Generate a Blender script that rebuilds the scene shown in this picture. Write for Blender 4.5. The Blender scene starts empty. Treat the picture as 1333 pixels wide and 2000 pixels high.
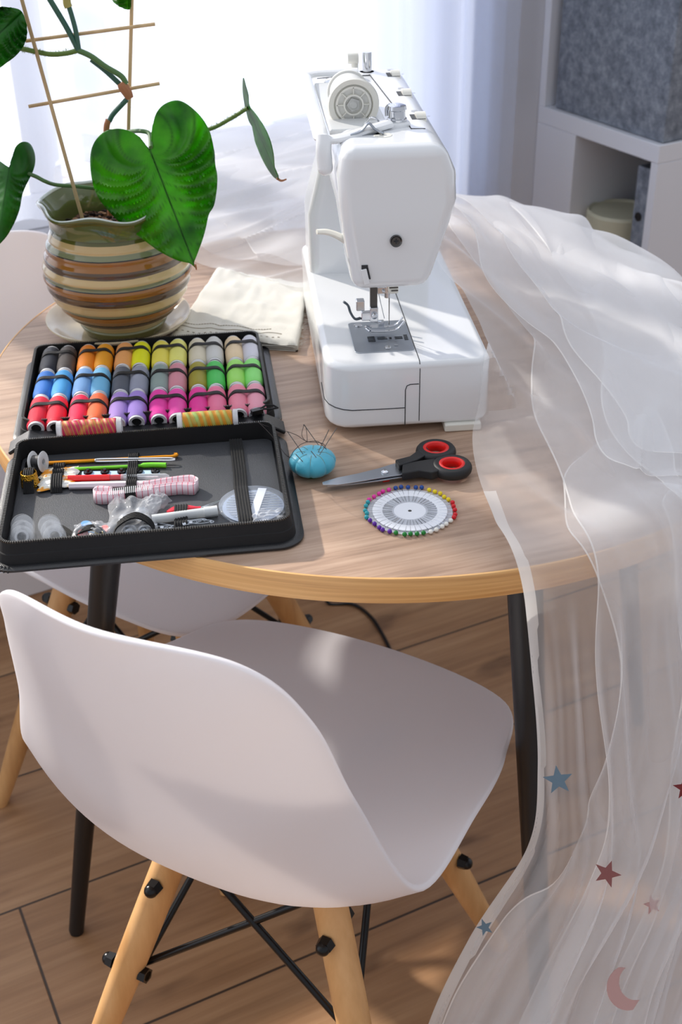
import bpy, bmesh, math, random
import numpy as np
from mathutils import Vector, Matrix, noise
random.seed(7)
R = math.radians
SC = bpy.context.scene
COL = SC.collection
# ------------------------------------------------------------------ camera
CAM = Vector((-0.0531, -1.3091, 1.36)); F = 2415.0; PITCH = R(32.21); ROLL = R(1.08)
cp, sp = math.cos(PITCH), math.sin(PITCH); cr, sr = math.cos(ROLL), math.sin(ROLL)
FWD = Vector((0, cp, -sp)); RT0 = Vector((1, 0, 0)); DN0 = Vector((0, -sp, -cp))
RT = cr*RT0 + sr*DN0; DN = -sr*RT0 + cr*DN0
cd = bpy.data.cameras.new('camera'); cam = bpy.data.objects.new('camera', cd); COL.objects.link(cam)
cd.sensor_fit = 'VERTICAL'; cd.sensor_height = 36; cd.lens = F*36/2000
m = Matrix((( RT.x, -DN.x, -FWD.x, CAM.x), (RT.y, -DN.y, -FWD.y, CAM.y), (RT.z, -DN.z, -FWD.z, CAM.z), (0,0,0,1)))
cam.matrix_world = m
cd.clip_start = .05; cd.clip_end = 60
cd.dof.use_dof = True; cd.dof.focus_distance = 1.16; cd.dof.aperture_fstop = 9
SC.camera = cam
SC.view_settings.view_transform = 'Standard'; SC.view_settings.look = 'None'
SC.view_settings.gamma = 1; SC.view_settings.exposure = 0.0; SC.view_settings.use_curve_mapping = False
SC.cycles.use_denoising = True
SC.cycles.max_bounces = 10; SC.cycles.transparent_max_bounces = 24; SC.cycles.diffuse_bounces = 4
SC.cycles.transmission_bounces = 8; SC.cycles.sample_clamp_indirect = 6; SC.cycles.caustics_reflective = False; SC.cycles.caustics_refractive = False

def ray(px, py): return (RT*((px-666.5)/F) + DN*((py-1000)/F) + FWD)
def at(px, py, z):
    d = ray(px, py); return CAM + d*((z-CAM.z)/d.z)
def aty(px, py, y):
    d = ray(px, py); return CAM + d*((y-CAM.y)/d.y)
def prj(p):
    q = Vector(p)-CAM; w = q.dot(FWD); return (666.5+F*q.dot(RT)/w, 1000+F*q.dot(DN)/w)

# ------------------------------------------------------------------ world and sun
WALL_U = Vector((math.cos(R(28)), math.sin(R(28)), 0)); WALL_N = Vector((math.sin(R(28)), -math.cos(R(28)), 0)); WALL_O = Vector((-0.65, 0.585, 0))
w = bpy.data.worlds.new('daylight'); SC.world = w; w.use_nodes = True
nt = w.node_tree; nt.nodes.clear()
tc = nt.nodes.new('ShaderNodeTexCoord'); vm = nt.nodes.new('ShaderNodeVectorMath'); vm.operation = 'DOT_PRODUCT'
vm.inputs[1].default_value = (-WALL_N.x, -WALL_N.y, 0.15)
mr = nt.nodes.new('ShaderNodeMapRange'); mr.interpolation_type = 'SMOOTHSTEP'
mr.inputs['From Min'].default_value = -0.35; mr.inputs['From Max'].default_value = 0.55
mr.inputs['To Min'].default_value = 0.0; mr.inputs['To Max'].default_value = 1.0
mixc = nt.nodes.new('ShaderNodeMix'); mixc.data_type = 'RGBA'
mixc.inputs['A'].default_value = (0.68, 0.71, 0.78, 1)
skn = nt.nodes.new('ShaderNodeTexNoise'); skn.inputs['Scale'].default_value = 3.2; skn.inputs['Detail'].default_value = 5; skn.inputs['Distortion'].default_value = .8
skr = nt.nodes.new('ShaderNodeMix'); skr.data_type = 'RGBA'; skr.inputs['A'].default_value = (1.2, 1.38, 1.68, 1); skr.inputs['B'].default_value = (2.1, 2.12, 2.2, 1)
skm = nt.nodes.new('ShaderNodeMapRange'); skm.inputs['From Min'].default_value = .38; skm.inputs['From Max'].default_value = .56
nt.links.new(tc.outputs['Generated'], skn.inputs[0]); nt.links.new(skn.outputs['Fac'], skm.inputs['Value']); nt.links.new(skm.outputs[0], skr.inputs['Factor']); nt.links.new(skr.outputs['Result'], mixc.inputs['B'])
bg = nt.nodes.new('ShaderNodeBackground'); wo = nt.nodes.new('ShaderNodeOutputWorld')
nt.links.new(tc.outputs['Generated'], vm.inputs[0]); nt.links.new(vm.outputs['Value'], mr.inputs['Value'])
nt.links.new(mr.outputs['Result'], mixc.inputs['Factor']); nt.links.new(mixc.outputs['Result'], bg.inputs['Color']); nt.links.new(bg.outputs[0], wo.inputs[0])
bg.inputs['Strength'].default_value = 0.8
SUN_AZ, SUN_EL = R(47), R(31)
sd = bpy.data.lights.new('sun', 'SUN'); sd.energy = 6.5; sd.angle = R(1.6); sd.color = (1.0, 0.93, 0.84)
sun = bpy.data.objects.new('sun', sd); COL.objects.link(sun)
SUND = Vector((math.sin(SUN_AZ)*math.cos(SUN_EL), -math.cos(SUN_AZ)*math.cos(SUN_EL), -math.sin(SUN_EL)))
sun.rotation_euler = SUND.to_track_quat('-Z', 'Y').to_euler(); sun.location = (-1.5, 3, 3)

# ------------------------------------------------------------------ materials
def s2l(c):
    return tuple(((v/255)/12.92 if v/255 <= .04045 else ((v/255+.055)/1.055)**2.4) for v in c) + (1,)
MATS = {}
def mat(name, col=(200,200,200), rough=.5, metal=0, **k):
    if name in MATS: return MATS[name]
    mt = bpy.data.materials.new(name); mt.use_nodes = True; MATS[name] = mt
    b = mt.node_tree.nodes['Principled BSDF']
    b.inputs['Base Color'].default_value = s2l(col); b.inputs['Roughness'].default_value = rough; b.inputs['Metallic'].default_value = metal
    for a, v in k.items(): b.inputs[a].default_value = v
    return mt
def nodes(mt): return mt.node_tree, mt.node_tree.nodes['Principled BSDF']
def bump(mt, scale, strength, dist=.001, kind='noise', axis_scale=(1,1,1), detail=3):
    t, b = nodes(mt); c = t.nodes.new('ShaderNodeTexCoord'); mp = t.nodes.new('ShaderNodeMapping'); mp.inputs['Scale'].default_value = axis_scale
    t.links.new(c.outputs['Object'], mp.inputs[0])
    if kind == 'noise':
        n = t.nodes.new('ShaderNodeTexNoise'); n.inputs['Scale'].default_value = scale; n.inputs['Detail'].default_value = detail; o = n.outputs['Fac']
    else:
        n = t.nodes.new('ShaderNodeTexWave'); n.bands_direction = kind; n.inputs['Scale'].default_value = scale; n.inputs['Distortion'].default_value = .6; n.inputs['Detail Scale'].default_value = 3; o = n.outputs['Fac']
    t.links.new(mp.outputs[0], n.inputs[0])
    bp = t.nodes.new('ShaderNodeBump'); bp.inputs['Strength'].default_value = strength; bp.inputs['Distance'].default_value = dist
    t.links.new(o, bp.inputs['Height']); t.links.new(bp.outputs[0], b.inputs['Normal'])
    return mt
def ramp(t, fac, stops):
    r = t.nodes.new('ShaderNodeValToRGB'); el = r.color_ramp.elements
    while len(el) > 1: el.remove(el[-1])
    el[0].position = stops[0][0]; el[0].color = s2l(stops[0][1])
    for p, c in stops[1:]:
        e = el.new(p); e.color = s2l(c)
    t.links.new(fac, r.inputs[0]); return r.outputs[0]
def mapped(t, scale=(1,1,1), rot=(0,0,0), coord='Object'):
    c = t.nodes.new('ShaderNodeTexCoord'); mp = t.nodes.new('ShaderNodeMapping'); mp.inputs['Scale'].default_value = scale; mp.inputs['Rotation'].default_value = rot
    t.links.new(c.outputs[coord], mp.inputs[0]); return mp.outputs[0]
def noise_n(t, vec, scale, detail=4, rough=.5):
    n = t.nodes.new('ShaderNodeTexNoise'); n.inputs['Scale'].default_value = scale; n.inputs['Detail'].default_value = detail; n.inputs['Roughness'].default_value = rough
    t.links.new(vec, n.inputs[0]); return n.outputs['Fac']
def mixrgb(t, fac, a, b, mode='MIX'):
    n = t.nodes.new('ShaderNodeMix'); n.data_type = 'RGBA'; n.blend_type = mode
    if isinstance(fac, (int, float)): n.inputs['Factor'].default_value = fac
    else: t.links.new(fac, n.inputs['Factor'])
    for s, v in (('A', a), ('B', b)):
        if isinstance(v, tuple): n.inputs[s].default_value = v
        else: t.links.new(v, n.inputs[s])
    return n.outputs['Result']
def wood(name, dark, mid, light, gscale=(3,60,60), rot=0, rough=.45, fine=1.0, bmp=.15):
    mt = mat(name, mid, rough); t, b = nodes(mt)
    v = mapped(t, gscale, (0,0,rot))
    n1 = noise_n(t, v, 1.0, 6, .6)
    v2 = mapped(t, (gscale[0]*.5, gscale[1]*.18, gscale[2]*.18), (0,0,rot)); n2 = noise_n(t, v2, 1.0, 3)
    c1 = ramp(t, n1, [(.30, dark), (.5, mid), (.68, light)]); c2 = ramp(t, n2, [(.35, mid), (.65, light)])
    t.links.new(mixrgb(t, .5, c1, c2), b.inputs['Base Color'])
    bp = t.nodes.new('ShaderNodeBump'); bp.inputs['Strength'].default_value = bmp; bp.inputs['Distance'].default_value = .0006
    t.links.new(n1, bp.inputs['Height']); t.links.new(bp.outputs[0], b.inputs['Normal'])
    return mt
def rotv(t, vec, ang):
    # rotate then scale mapping: a second mapping node after the first
    mp = t.nodes.new('ShaderNodeMapping'); mp.inputs['Rotation'].default_value = (0,0,ang); t.links.new(vec, mp.inputs[0]); return mp.outputs[0]
def table_wood():
    mt = mat('table_oak', (190,155,128), .42); t, b = nodes(mt)
    base = rotv(t, mapped(t), R(-17))
    mp = t.nodes.new('ShaderNodeMapping'); mp.inputs['Scale'].default_value = (7, 130, 1); t.links.new(base, mp.inputs[0]); n1 = noise_n(t, mp.outputs[0], 1, 7, .62)
    mp2 = t.nodes.new('ShaderNodeMapping'); mp2.inputs['Scale'].default_value = (2.2, 22, 1); t.links.new(base, mp2.inputs[0]); n2 = noise_n(t, mp2.outputs[0], 1, 3)
    c1 = ramp(t, n1, [(.32, (112,86,70)), (.47, (166,136,114)), (.64, (198,170,148))]); c2 = ramp(t, n2, [(.3, (150,122,102)), (.7, (194,165,142))])
    t.links.new(mixrgb(t, .5, c1, c2), b.inputs['Base Color'])
    bp = t.nodes.new('ShaderNodeBump'); bp.inputs['Strength'].default_value = .22; bp.inputs['Distance'].default_value = .0005
    t.links.new(n1, bp.inputs['Height']); t.links.new(bp.outputs[0], b.inputs['Normal'])
    return mt
def floor_mat():
    mt = mat('floor_planks', (160,122,88), .45); t, b = nodes(mt)
    # plank frame: long direction at 25.9 degrees from x
    base = rotv(t, mapped(t), -R(25.88))
    sep = t.nodes.new('ShaderNodeSeparateXYZ'); t.links.new(base, sep.inputs[0])
    def math_(op, a, bb=None):
        n = t.nodes.new('ShaderNodeMath'); n.operation = op
        for i, v in enumerate((a, bb)):
            if v is None: continue
            if isinstance(v, (int, float)): n.inputs[i].default_value = v
            else: t.links.new(v, n.inputs[i])
        return n.outputs[0]
    W = .253; OFF = .081
    row = math_('DIVIDE', math_('SUBTRACT', sep.outputs['Y'], OFF), W); ri = math_('FLOOR', row); rf = math_('SUBTRACT', row, ri)
    xo = math_('ADD', math_('DIVIDE', math_('SUBTRACT', sep.outputs['X'], -.523), 2.6), math_('MULTIPLY', math_('ADD', ri, 1.0), .5))
    xi = math_('FLOOR', xo); xf = math_('SUBTRACT', xo, xi)
    d1 = math_('MULTIPLY', math_('MINIMUM', rf, math_('SUBTRACT', 1, rf)), W); d2 = math_('MULTIPLY', math_('MINIMUM', xf, math_('SUBTRACT', 1, xf)), 2.6)
    d = math_('MINIMUM', d1, d2)
    seam = t.nodes.new('ShaderNodeMapRange'); seam.inputs['From Min'].default_value = .0012; seam.inputs['From Max'].default_value = .0024; t.links.new(d, seam.inputs['Value'])
    off = t.nodes.new('ShaderNodeCombineXYZ'); t.links.new(math_('MULTIPLY', ri, 7.3), off.inputs['X']); t.links.new(math_('ADD', math_('MULTIPLY', xi, 3.1), math_('MULTIPLY', ri, 1.7)), off.inputs['Y'])
    va = t.nodes.new('ShaderNodeVectorMath'); va.operation = 'ADD'; t.links.new(base, va.inputs[0]); t.links.new(off.outputs[0], va.inputs[1])
    def nz(sc, det, rg=.5):
        mp = t.nodes.new('ShaderNodeMapping'); mp.inputs['Scale'].default_value = sc; t.links.new(va.outputs[0], mp.inputs[0]); return noise_n(t, mp.outputs[0], 1, det, rg)
    n1 = nz((3.5, 70, 1), 6, .6); n2 = nz((1.6, 9, 1), 4); n3 = nz((7, 16, 1), 2)
    c = mixrgb(t, .55, ramp(t, n1, [(.3, (118,82,52)), (.5, (158,118,82)), (.7, (184,146,108))]), ramp(t, n2, [(.3, (128,92,62)), (.5, (160,120,84)), (.7, (188,150,112))]))
    knots = ramp(t, n3, [(.28, (96,66,42)), (.38, (255,255,255))]); c = mixrgb(t, .45, c, knots, 'MULTIPLY')
    c = mixrgb(t, seam.outputs[0], s2l((58,42,30)), c)
    t.links.new(c, b.inputs['Base Color'])
    bp = t.nodes.new('ShaderNodeBump'); bp.inputs['Strength'].default_value = .4; bp.inputs['Distance'].default_value = .001
    t.links.new(seam.outputs[0], bp.inputs['Height']); t.links.new(bp.outputs[0], b.inputs['Normal'])
    return mt
def sheer(name, col, lo, hi, trans=.5, weave=0):
    """woven net: part holes, part thread; denser when seen edge-on"""
    mt = bpy.data.materials.new(name); mt.use_nodes = True; MATS[name] = mt; t = mt.node_tree; t.nodes.clear()
    out = t.nodes.new('ShaderNodeOutputMaterial'); tr = t.nodes.new('ShaderNodeBsdfTransparent')
    df = t.nodes.new('ShaderNodeBsdfDiffuse'); tl = t.nodes.new('ShaderNodeBsdfTranslucent'); df.inputs[0].default_value = s2l(col); tl.inputs[0].default_value = s2l(col)
    mx = t.nodes.new('ShaderNodeMixShader'); mx.inputs[0].default_value = trans; t.links.new(df.outputs[0], mx.inputs[1]); t.links.new(tl.outputs[0], mx.inputs[2])
    lw = t.nodes.new('ShaderNodeLayerWeight'); lw.inputs['Blend'].default_value = .35
    mrn = t.nodes.new('ShaderNodeMapRange'); mrn.inputs['To Min'].default_value = lo; mrn.inputs['To Max'].default_value = hi; t.links.new(lw.outputs['Facing'], mrn.inputs['Value'])
    m2 = t.nodes.new('ShaderNodeMixShader'); t.links.new(mrn.outputs[0], m2.inputs[0]); t.links.new(tr.outputs[0], m2.inputs[1]); t.links.new(mx.outputs[0], m2.inputs[2])
    t.links.new(m2.outputs[0], out.inputs[0]); return mt
def clear(name, col=(255,255,255), rough=.05, alpha=.25):
    mt = mat(name, col, rough, IOR=1.45); nodes(mt)[1].inputs['Alpha'].default_value = alpha; return mt

# ------------------------------------------------------------------ mesh helpers
def BM(): return bmesh.new()
def obj(name, bm, m, parent=None, smooth=True, bev=0, seg=3, sub=0, ang=35, solid=0, loc=None, rz=None):
    me = bpy.data.meshes.new(name)
    bmesh.ops.recalc_face_normals(bm, faces=bm.faces) if not getattr(bm, 'norecalc', False) else None
    bm.to_mesh(me); bm.free()
    o = bpy.data.objects.new(name, me); COL.objects.link(o)
    for mm in (m if isinstance(m, (list, tuple)) else [m]): me.materials.append(mm)
    if smooth:
        me.polygons.foreach_set('use_smooth', [True]*len(me.polygons))
        if not bev and not sub: me.set_sharp_from_angle(angle=R(ang))
    if solid:
        s = o.modifiers.new('s', 'SOLIDIFY'); s.thickness = solid; s.offset = 0
    if bev:
        b = o.modifiers.new('b', 'BEVEL'); b.width = bev; b.segments = seg; b.limit_method = 'ANGLE'; b.angle_limit = R(30); b.harden_normals = True
    if sub:
        s = o.modifiers.new('u', 'SUBSURF'); s.levels = sub; s.render_levels = sub
    if parent: o.parent = parent
    if loc is not None: o.location = loc
    if rz is not None: o.rotation_euler = (0, 0, rz)
    return o
def tag(o, label, cat, group=None, kind=None):
    o['label'] = label; o['category'] = cat
    if group: o['group'] = group
    if kind: o['kind'] = kind
    return o
def thing(name, label, cat, loc=(0,0,0), rz=0, group=None):
    o = bpy.data.objects.new(name, None); COL.objects.link(o); o.empty_display_size = .02
    o.location = loc; o.rotation_euler = (0,0,rz); return tag(o, label, cat, group)
def struct(name, bm, m, **k):
    o = obj(name, bm, m, **k); o['kind'] = 'structure'; return o
def box(bm, c, s, rz=0, mi=0, rot=None):
    mx = Matrix.Translation(c) @ (rot if rot is not None else Matrix.Rotation(rz, 4, 'Z')) @ Matrix.Diagonal((s[0], s[1], s[2], 1))
    r = bmesh.ops.create_cube(bm, size=1, matrix=mx)
    for v in r['verts']:
        for f in v.link_faces: f.material_index = mi
def cyl(bm, a, b, r1, r2=None, n=24, mi=0, caps=True):
    a, b = Vector(a), Vector(b); d = b-a; r2 = r1 if r2 is None else r2
    q = d.to_track_quat('Z', 'Y').to_matrix()
    A = []; B = []
    for i in range(n):
        t = 2*math.pi*i/n; o = q @ Vector((math.cos(t), math.sin(t), 0))
        A.append(bm.verts.new(a+o*r1)); B.append(bm.verts.new(b+o*r2))
    for i in range(n):
        f = bm.faces.new((A[i], A[(i+1)%n], B[(i+1)%n], B[i])); f.material_index = mi
    if caps:
        bm.faces.new(A[::-1]).material_index = mi; bm.faces.new(B).material_index = mi
def lathe(bm, prof, n=40, origin=(0,0,0), axis='z', mi=0, wob=None, close=False):
    rings = []; O = Vector(origin)
    for j, (r, z) in enumerate(prof):
        ring = []
        for i in range(n):
            t = 2*math.pi*i/n; rr = r; zz = z
            if wob: rr, zz = wob(t, r, z, j)
            p = Vector((rr*math.cos(t), rr*math.sin(t), zz))
            if axis == 'y': p = Vector((p.x, p.z, p.y))
            if axis == 'x': p = Vector((p.z, p.x, p.y))
            ring.append(bm.verts.new(O+p))
        rings.append(ring)
    for j in range(len(rings)-1 + (1 if close else 0)):
        a, b = rings[j], rings[(j+1) % len(rings)]
        for i in range(n):
            f = bm.faces.new((a[i], a[(i+1)%n], b[(i+1)%n], b[i])); f.material_index = mi
    if not close:
        if prof[0][0] > 1e-5: bm.faces.new(rings[0][::-1]).material_index = mi
        if prof[-1][0] > 1e-5: bm.faces.new(rings[-1]).material_index = mi
    bmesh.ops.remove_doubles(bm, verts=[v for r_ in (rings[0], rings[-1]) for v in r_], dist=1e-6)
def catmull(P, n=8, closed=False):
    P = [Vector(p) for p in P]; N = len(P); o = []
    for i in range(N if closed else N-1):
        a = P[(i-1)%N] if closed or i > 0 else P[0]*2-P[1]; b = P[i]; c = P[(i+1)%N]
        d = P[(i+2)%N] if closed or i+2 < N else P[-1]*2-P[-2]
        for k in range(n):
            t = k/n; o.append(.5*(2*b+(c-a)*t+(2*a-5*b+4*c-d)*t*t+(3*b-a-3*c+d)*t**3))
    if not closed: o.append(P[-1])
    return o
def tube(bm, pts, r, n=8, closed=False, mi=0, flat=1.0, up=None):
    pts = [Vector(p) for p in pts]; N = len(pts)
    prev = None; rings = []
    for i, p in enumerate(pts):
        if closed: t = pts[(i+1)%N]-pts[(i-1)%N]
        else: t = pts[min(i+1, N-1)]-pts[max(i-1, 0)]
        if t.length < 1e-9: t = Vector((0,0,1))
        t.normalize()
        if prev is None or up is not None:
            u = Vector(up) if up is not None else (Vector((0,0,1)) if abs(t.z) < .9 else Vector((1,0,0)))
        else: u = prev
        s = t.cross(u)
        if s.length < 1e-6: s = t.cross(Vector((1,0,0)))
        s.normalize(); u = s.cross(t).normalized(); prev = u
        rr = r(i/(N-1)) if callable(r) else r
        rings.append([bm.verts.new(p + (s*math.cos(a) + u*math.sin(a)*flat)*rr) for a in [2*math.pi*k/n for k in range(n)]])
    for i in range(N if closed else N-1):
        a, b = rings[i], rings[(i+1)%N]
        for k in range(n):
            f = bm.faces.new((a[k], a[(k+1)%n], b[(k+1)%n], b[k])); f.material_index = mi
    if not closed:
        bm.faces.new(rings[0][::-1]).material_index = mi; bm.faces.new(rings[-1]).material_index = mi
def ribbon(bm, pts, wvec, thick=.0008, mi=0):
    pts = [Vector(p) for p in pts]; wv = Vector(wvec); rows = []
    for i, p in enumerate(pts):
        t = pts[min(i+1, len(pts)-1)]-pts[max(i-1, 0)]; nrm = t.cross(wv)
        nrm = nrm.normalized()*thick*.5 if nrm.length > 1e-9 else Vector((0,0,thick*.5))
        rows.append([bm.verts.new(p-wv*.5-nrm), bm.verts.new(p+wv*.5-nrm), bm.verts.new(p+wv*.5+nrm), bm.verts.new(p-wv*.5+nrm)])
    for a, b in zip(rows, rows[1:]):
        for k in range(4): bm.faces.new((a[k], a[(k+1)%4], b[(k+1)%4], b[k])).material_index = mi
    bm.faces.new(rows[0][::-1]); bm.faces.new(rows[-1])
def prism(bm, poly, z0, z1, mi=0):
    A = [bm.verts.new((x, y, z0)) for x, y in poly]; B = [bm.verts.new((x, y, z1)) for x, y in poly]; n = len(poly)
    for i in range(n): bm.faces.new((A[i], A[(i+1)%n], B[(i+1)%n], B[i])).material_index = mi
    bm.faces.new(A[::-1]).material_index = mi; bm.faces.new(B).material_index = mi
def rrect(w, h, r, n=8, cx=0, cy=0):
    o = []
    for sx, sy, a0 in ((1,1,0), (-1,1,90), (-1,-1,180), (1,-1,270)):
        for k in range(n+1):
            a = R(a0+90*k/n); o.append((cx+sx*(w/2-r)+r*math.cos(a), cy+sy*(h/2-r)+r*math.sin(a)))
    return o
def rloft(bm, w, h, r, rings, n=8, cx=0, cy=0, capA=True, capB=True, mi=0):
    L = []
    for off, z in rings:
        L.append([bm.verts.new((x, y, z)) for x, y in rrect(w+2*off, h+2*off, max(r+off, .0005), n, cx, cy)])
    k = len(L[0])
    for a, b in zip(L, L[1:]):
        for i in range(k): bm.faces.new((a[i], a[(i+1)%k], b[(i+1)%k], b[i])).material_index = mi
    if capA: bm.faces.new(L[0][::-1]).material_index = mi
    if capB: bm.faces.new(L[-1]).material_index = mi
def ball(bm, c, r, s=(1,1,1), u=16, v=10, mi=0):
    r_ = bmesh.ops.create_uvsphere(bm, u_segments=u, v_segments=v, radius=r, matrix=Matrix.Translation(c) @ Matrix.Diagonal((s[0], s[1], s[2], 1)))
    for vv in r_['verts']:
        for f in vv.link_faces: f.material_index = mi

# ------------------------------------------------------------------ shared materials
M_WALL = bump(mat('wall_paint', (198,198,202), .8), 260, .12)
M_TRIM = mat('white_paint', (232,232,236), .4)
M_PVC = mat('white_frame', (240,242,246), .35)
M_FLOOR = floor_mat(); M_OAK = table_wood()
M_EDGE = wood('oak_edge', (168,112,58), (208,154,92), (232,186,124), (5,5,330), 0, .42)
M_BLACK = mat('black_steel', (22,22,24), .35, .0); M_BLACKR = mat('black_rod', (16,16,18), .28, .3)
M_SHELL = mat('chair_plastic', (240,239,244), .42)
_t, _b = nodes(M_SHELL); _tl = _t.nodes.new('ShaderNodeBsdfTranslucent'); _tl.inputs[0].default_value = (1.0, .955, .93, 1); _mx = _t.nodes.new('ShaderNodeMixShader'); _mx.inputs[0].default_value = .32
_t.links.new(_b.outputs[0], _mx.inputs[1]); _t.links.new(_tl.outputs[0], _mx.inputs[2]); _t.links.new(_mx.outputs[0], _t.nodes['Material Output'].inputs[0])
M_BEECH = wood('beech', (168,116,66), (206,156,100), (226,180,126), (40,40,4), 0, .45)
M_WHITE = mat('machine_plastic', (236,238,240), .16, **{'Coat Weight': .3})
M_IVORY = mat('ivory_plastic', (232,230,220), .3)
M_GROOVE = mat('dark_gap', (40,42,46), .6)
M_CHROME = mat('chrome', (210,212,216), .12, 1); M_STEEL = mat('brushed_steel', (176,182,190), .3, 1); M_DSTEEL = mat('dark_steel', (90,88,86), .3, .9)
M_TULLE = sheer('tulle', (250,251,253), .27, .72, .5)
M_HEM = sheer('tulle_hem', (252,251,248), .62, .9, .45)
M_CURT = sheer('window_sheer', (226,235,254), .36, .70, .6)

# ------------------------------------------------------------------ room
bm = BM(); prism(bm, [(-3,-2.5), (3.2,-2.5), (3.2,3.2), (-3,3.2)], -.05, 0); struct('floor', bm, M_FLOOR, smooth=False)
def wp(u, n, z): return WALL_O + WALL_U*u + WALL_N*n + Vector((0,0,z))
def wbox(bm, u0, u1, n0, n1, z0, z1, mi=0):
    c = wp((u0+u1)/2, (n0+n1)/2, (z0+z1)/2); box(bm, c, (u1-u0, abs(n1-n0), z1-z0), R(28), mi)
WU0, WU1, SILL, HEAD = -.95, .86, .66, 2.2
bm = BM()
wbox(bm, -1.6, WU0, -.14, 0, 0, 2.6); wbox(bm, WU1, 3.6, -.14, 0, 0, 2.6); wbox(bm, WU0, WU1, -.14, 0, 0, SILL); wbox(bm, WU0, WU1, -.14, 0, HEAD, 2.6)
struct('wall_back', bm, M_WALL, smooth=False)
bm = BM(); wbox(bm, -1.6, 3.5, 0, .014, 0, .07); struct('baseboard_back', bm, M_TRIM, smooth=False, bev=.003)
bm = BM(); wbox(bm, WU0-.03, WU1+.03, -.10, .03, SILL-.025, SILL); struct('trim_1', bm, M_PVC, smooth=False, bev=.004)
bm = BM()
fw = .06
wbox(bm, WU0, WU1, -.13, -.07, SILL, SILL+fw); wbox(bm, WU0, WU1, -.13, -.07, HEAD-fw, HEAD)
for u in (WU0, WU0+.66, WU1-.66-fw, WU1-fw): wbox(bm, u, u+fw, -.13, -.07, SILL+fw, HEAD-fw)
struct('window_1', bm, M_PVC, smooth=False, bev=.004)
bm = BM(); wbox(bm, WU0, WU1, -.102, -.098, SILL+fw, HEAD-fw)
gl = struct('window_2', bm, clear('window_glass', (255,255,255), .02, .06), smooth=False)
# window sheer curtain: pleated net in front of the window
def pleats(name, u0, u1, z0, z1, n0, amp, wl, seed, m, layers=1, lean=0.0):
    bm = BM(); rnd = random.Random(seed); nu = int((u1-u0)/.008); nz = 16
    ph = [rnd.random()*6.28 for _ in range(6)]
    rows = []
    for j in range(nz+1):
        z = z0+(z1-z0)*j/nz; row = []
        for i in range(nu+1):
            u = u0+(u1-u0)*i/nu
            d = amp*(math.sin(2*math.pi*u/wl+ph[0]+.5*math.sin(2*u+ph[1])+.25*z) + .5*math.sin(2*math.pi*u/(wl*.47)+ph[2]+.5*z) + .35*math.sin(2*math.pi*u/(wl*1.9)+ph[3]))
            row.append(bm.verts.new(wp(u + .3*amp*math.cos(2*math.pi*u/wl+ph[0]), n0+d, z)))
        rows.append(row)
    for a, b in zip(rows, rows[1:]):
        for i in range(nu): bm.faces.new((a[i], a[i+1], b[i+1], b[i]))
    return bm
c = thing('sheer_curtain', 'white sheer window curtain hanging in long pleats behind the sewing machine', 'curtain', wp(.3, .08, 0))
def cpart(name, bm, m):
    o = obj(name, bm, m); o.parent = c; o.matrix_parent_inverse = c.matrix_world.inverted(); o.location = -c.location; return o
CURT_R = .955
for nm, a in (('curtain_panel', (-.30, .50, .72, 2.3, .07, .014, .16, 3)), ('curtain_panel', (.36, CURT_R, .60, 2.3, .10, .016, .19, 5)), ('curtain_panel', (.50, CURT_R-.004, .60, 2.3, .125, .010, .23, 9)), ('curtain_panel', (.71, CURT_R-.008, .60, 2.3, .145, .010, .12, 4))):
    o = obj(nm, pleats(nm, *a, M_CURT), M_CURT); o.parent = c; o.location = Vector((0,0,0))-c.location

# ------------------------------------------------------------------ shelf at the right
SH_O = Vector((.508, .821, 0)); SH_L = Vector((-math.sin(R(30)), math.cos(R(30)), 0)); SH_R = Vector((math.cos(R(30)), math.sin(R(30)), 0))
ZB = .75; SL, SRR = .335, .36
M_LAM = mat('white_laminate', (222,224,230), .35)
sh = thing('shelf_unit', 'white laminate shelf unit by the wall right of the curtain', 'shelf', SH_O)
def sbox(bm, a0, a1, b0, b1, z0, z1, mi=0):   # a along L, b along R
    cc = SH_L*((a0+a1)/2)+SH_R*((b0+b1)/2); box(bm, (cc.x, cc.y, (z0+z1)/2), (b1-b0, a1-a0, z1-z0), R(30), mi)
def spart(n, *b):
    bm = BM(); sbox(bm, *b); return obj(n, bm, M_LAM, sh, smooth=False, bev=.0015, seg=2)
spart('shelf_board', 0, SL, 0, SRR, ZB-.032, ZB); spart('shelf_board', .001, SL-.001, .001, SRR, .05, .082)
spart('side_panel', 0, .018, .001, SRR-.001, 0, ZB-.032)
spart('side_panel', SL-.115, SL, .0, SRR-.001, 0, ZB-.032)
spart('back_panel', .018, SL-.115, SRR-.008, SRR-.002, .082, ZB-.032)
spart('side_panel', SL-.018, SL, 0, SRR, ZB, ZB+.36); spart('shelf_board', 0, SL, 0, SRR, ZB+.36, ZB+.39)
M_FELT = mat('grey_felt', (92,98,108), .95); t, b = nodes(M_FELT)
t.links.new(ramp(t, noise_n(t, mapped(t), 55, 6, .75), [(.3, (88,95,106)), (.5, (122,129,140)), (.7, (156,164,174))]), b.inputs['Base Color'])
fb = thing('felt_storage_box', 'grey felt storage box on the upper board of the white shelf', 'storage box', SH_O)
bm = BM(); BX = [(.006, .012), (SL-.035, .012), (SL-.035, SRR-.02), (.006, SRR-.02)]
def fpoly(a, b_): v = SH_L*a+SH_R*b_; return (v.x, v.y)
z0, z1 = ZB+.001, ZB+.33
ow = [fpoly(*p) for p in BX]; iw = [fpoly(*p) for p in [(.011,.017), (SL-.04,.017), (SL-.04,SRR-.025), (.011,SRR-.025)]]
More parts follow.
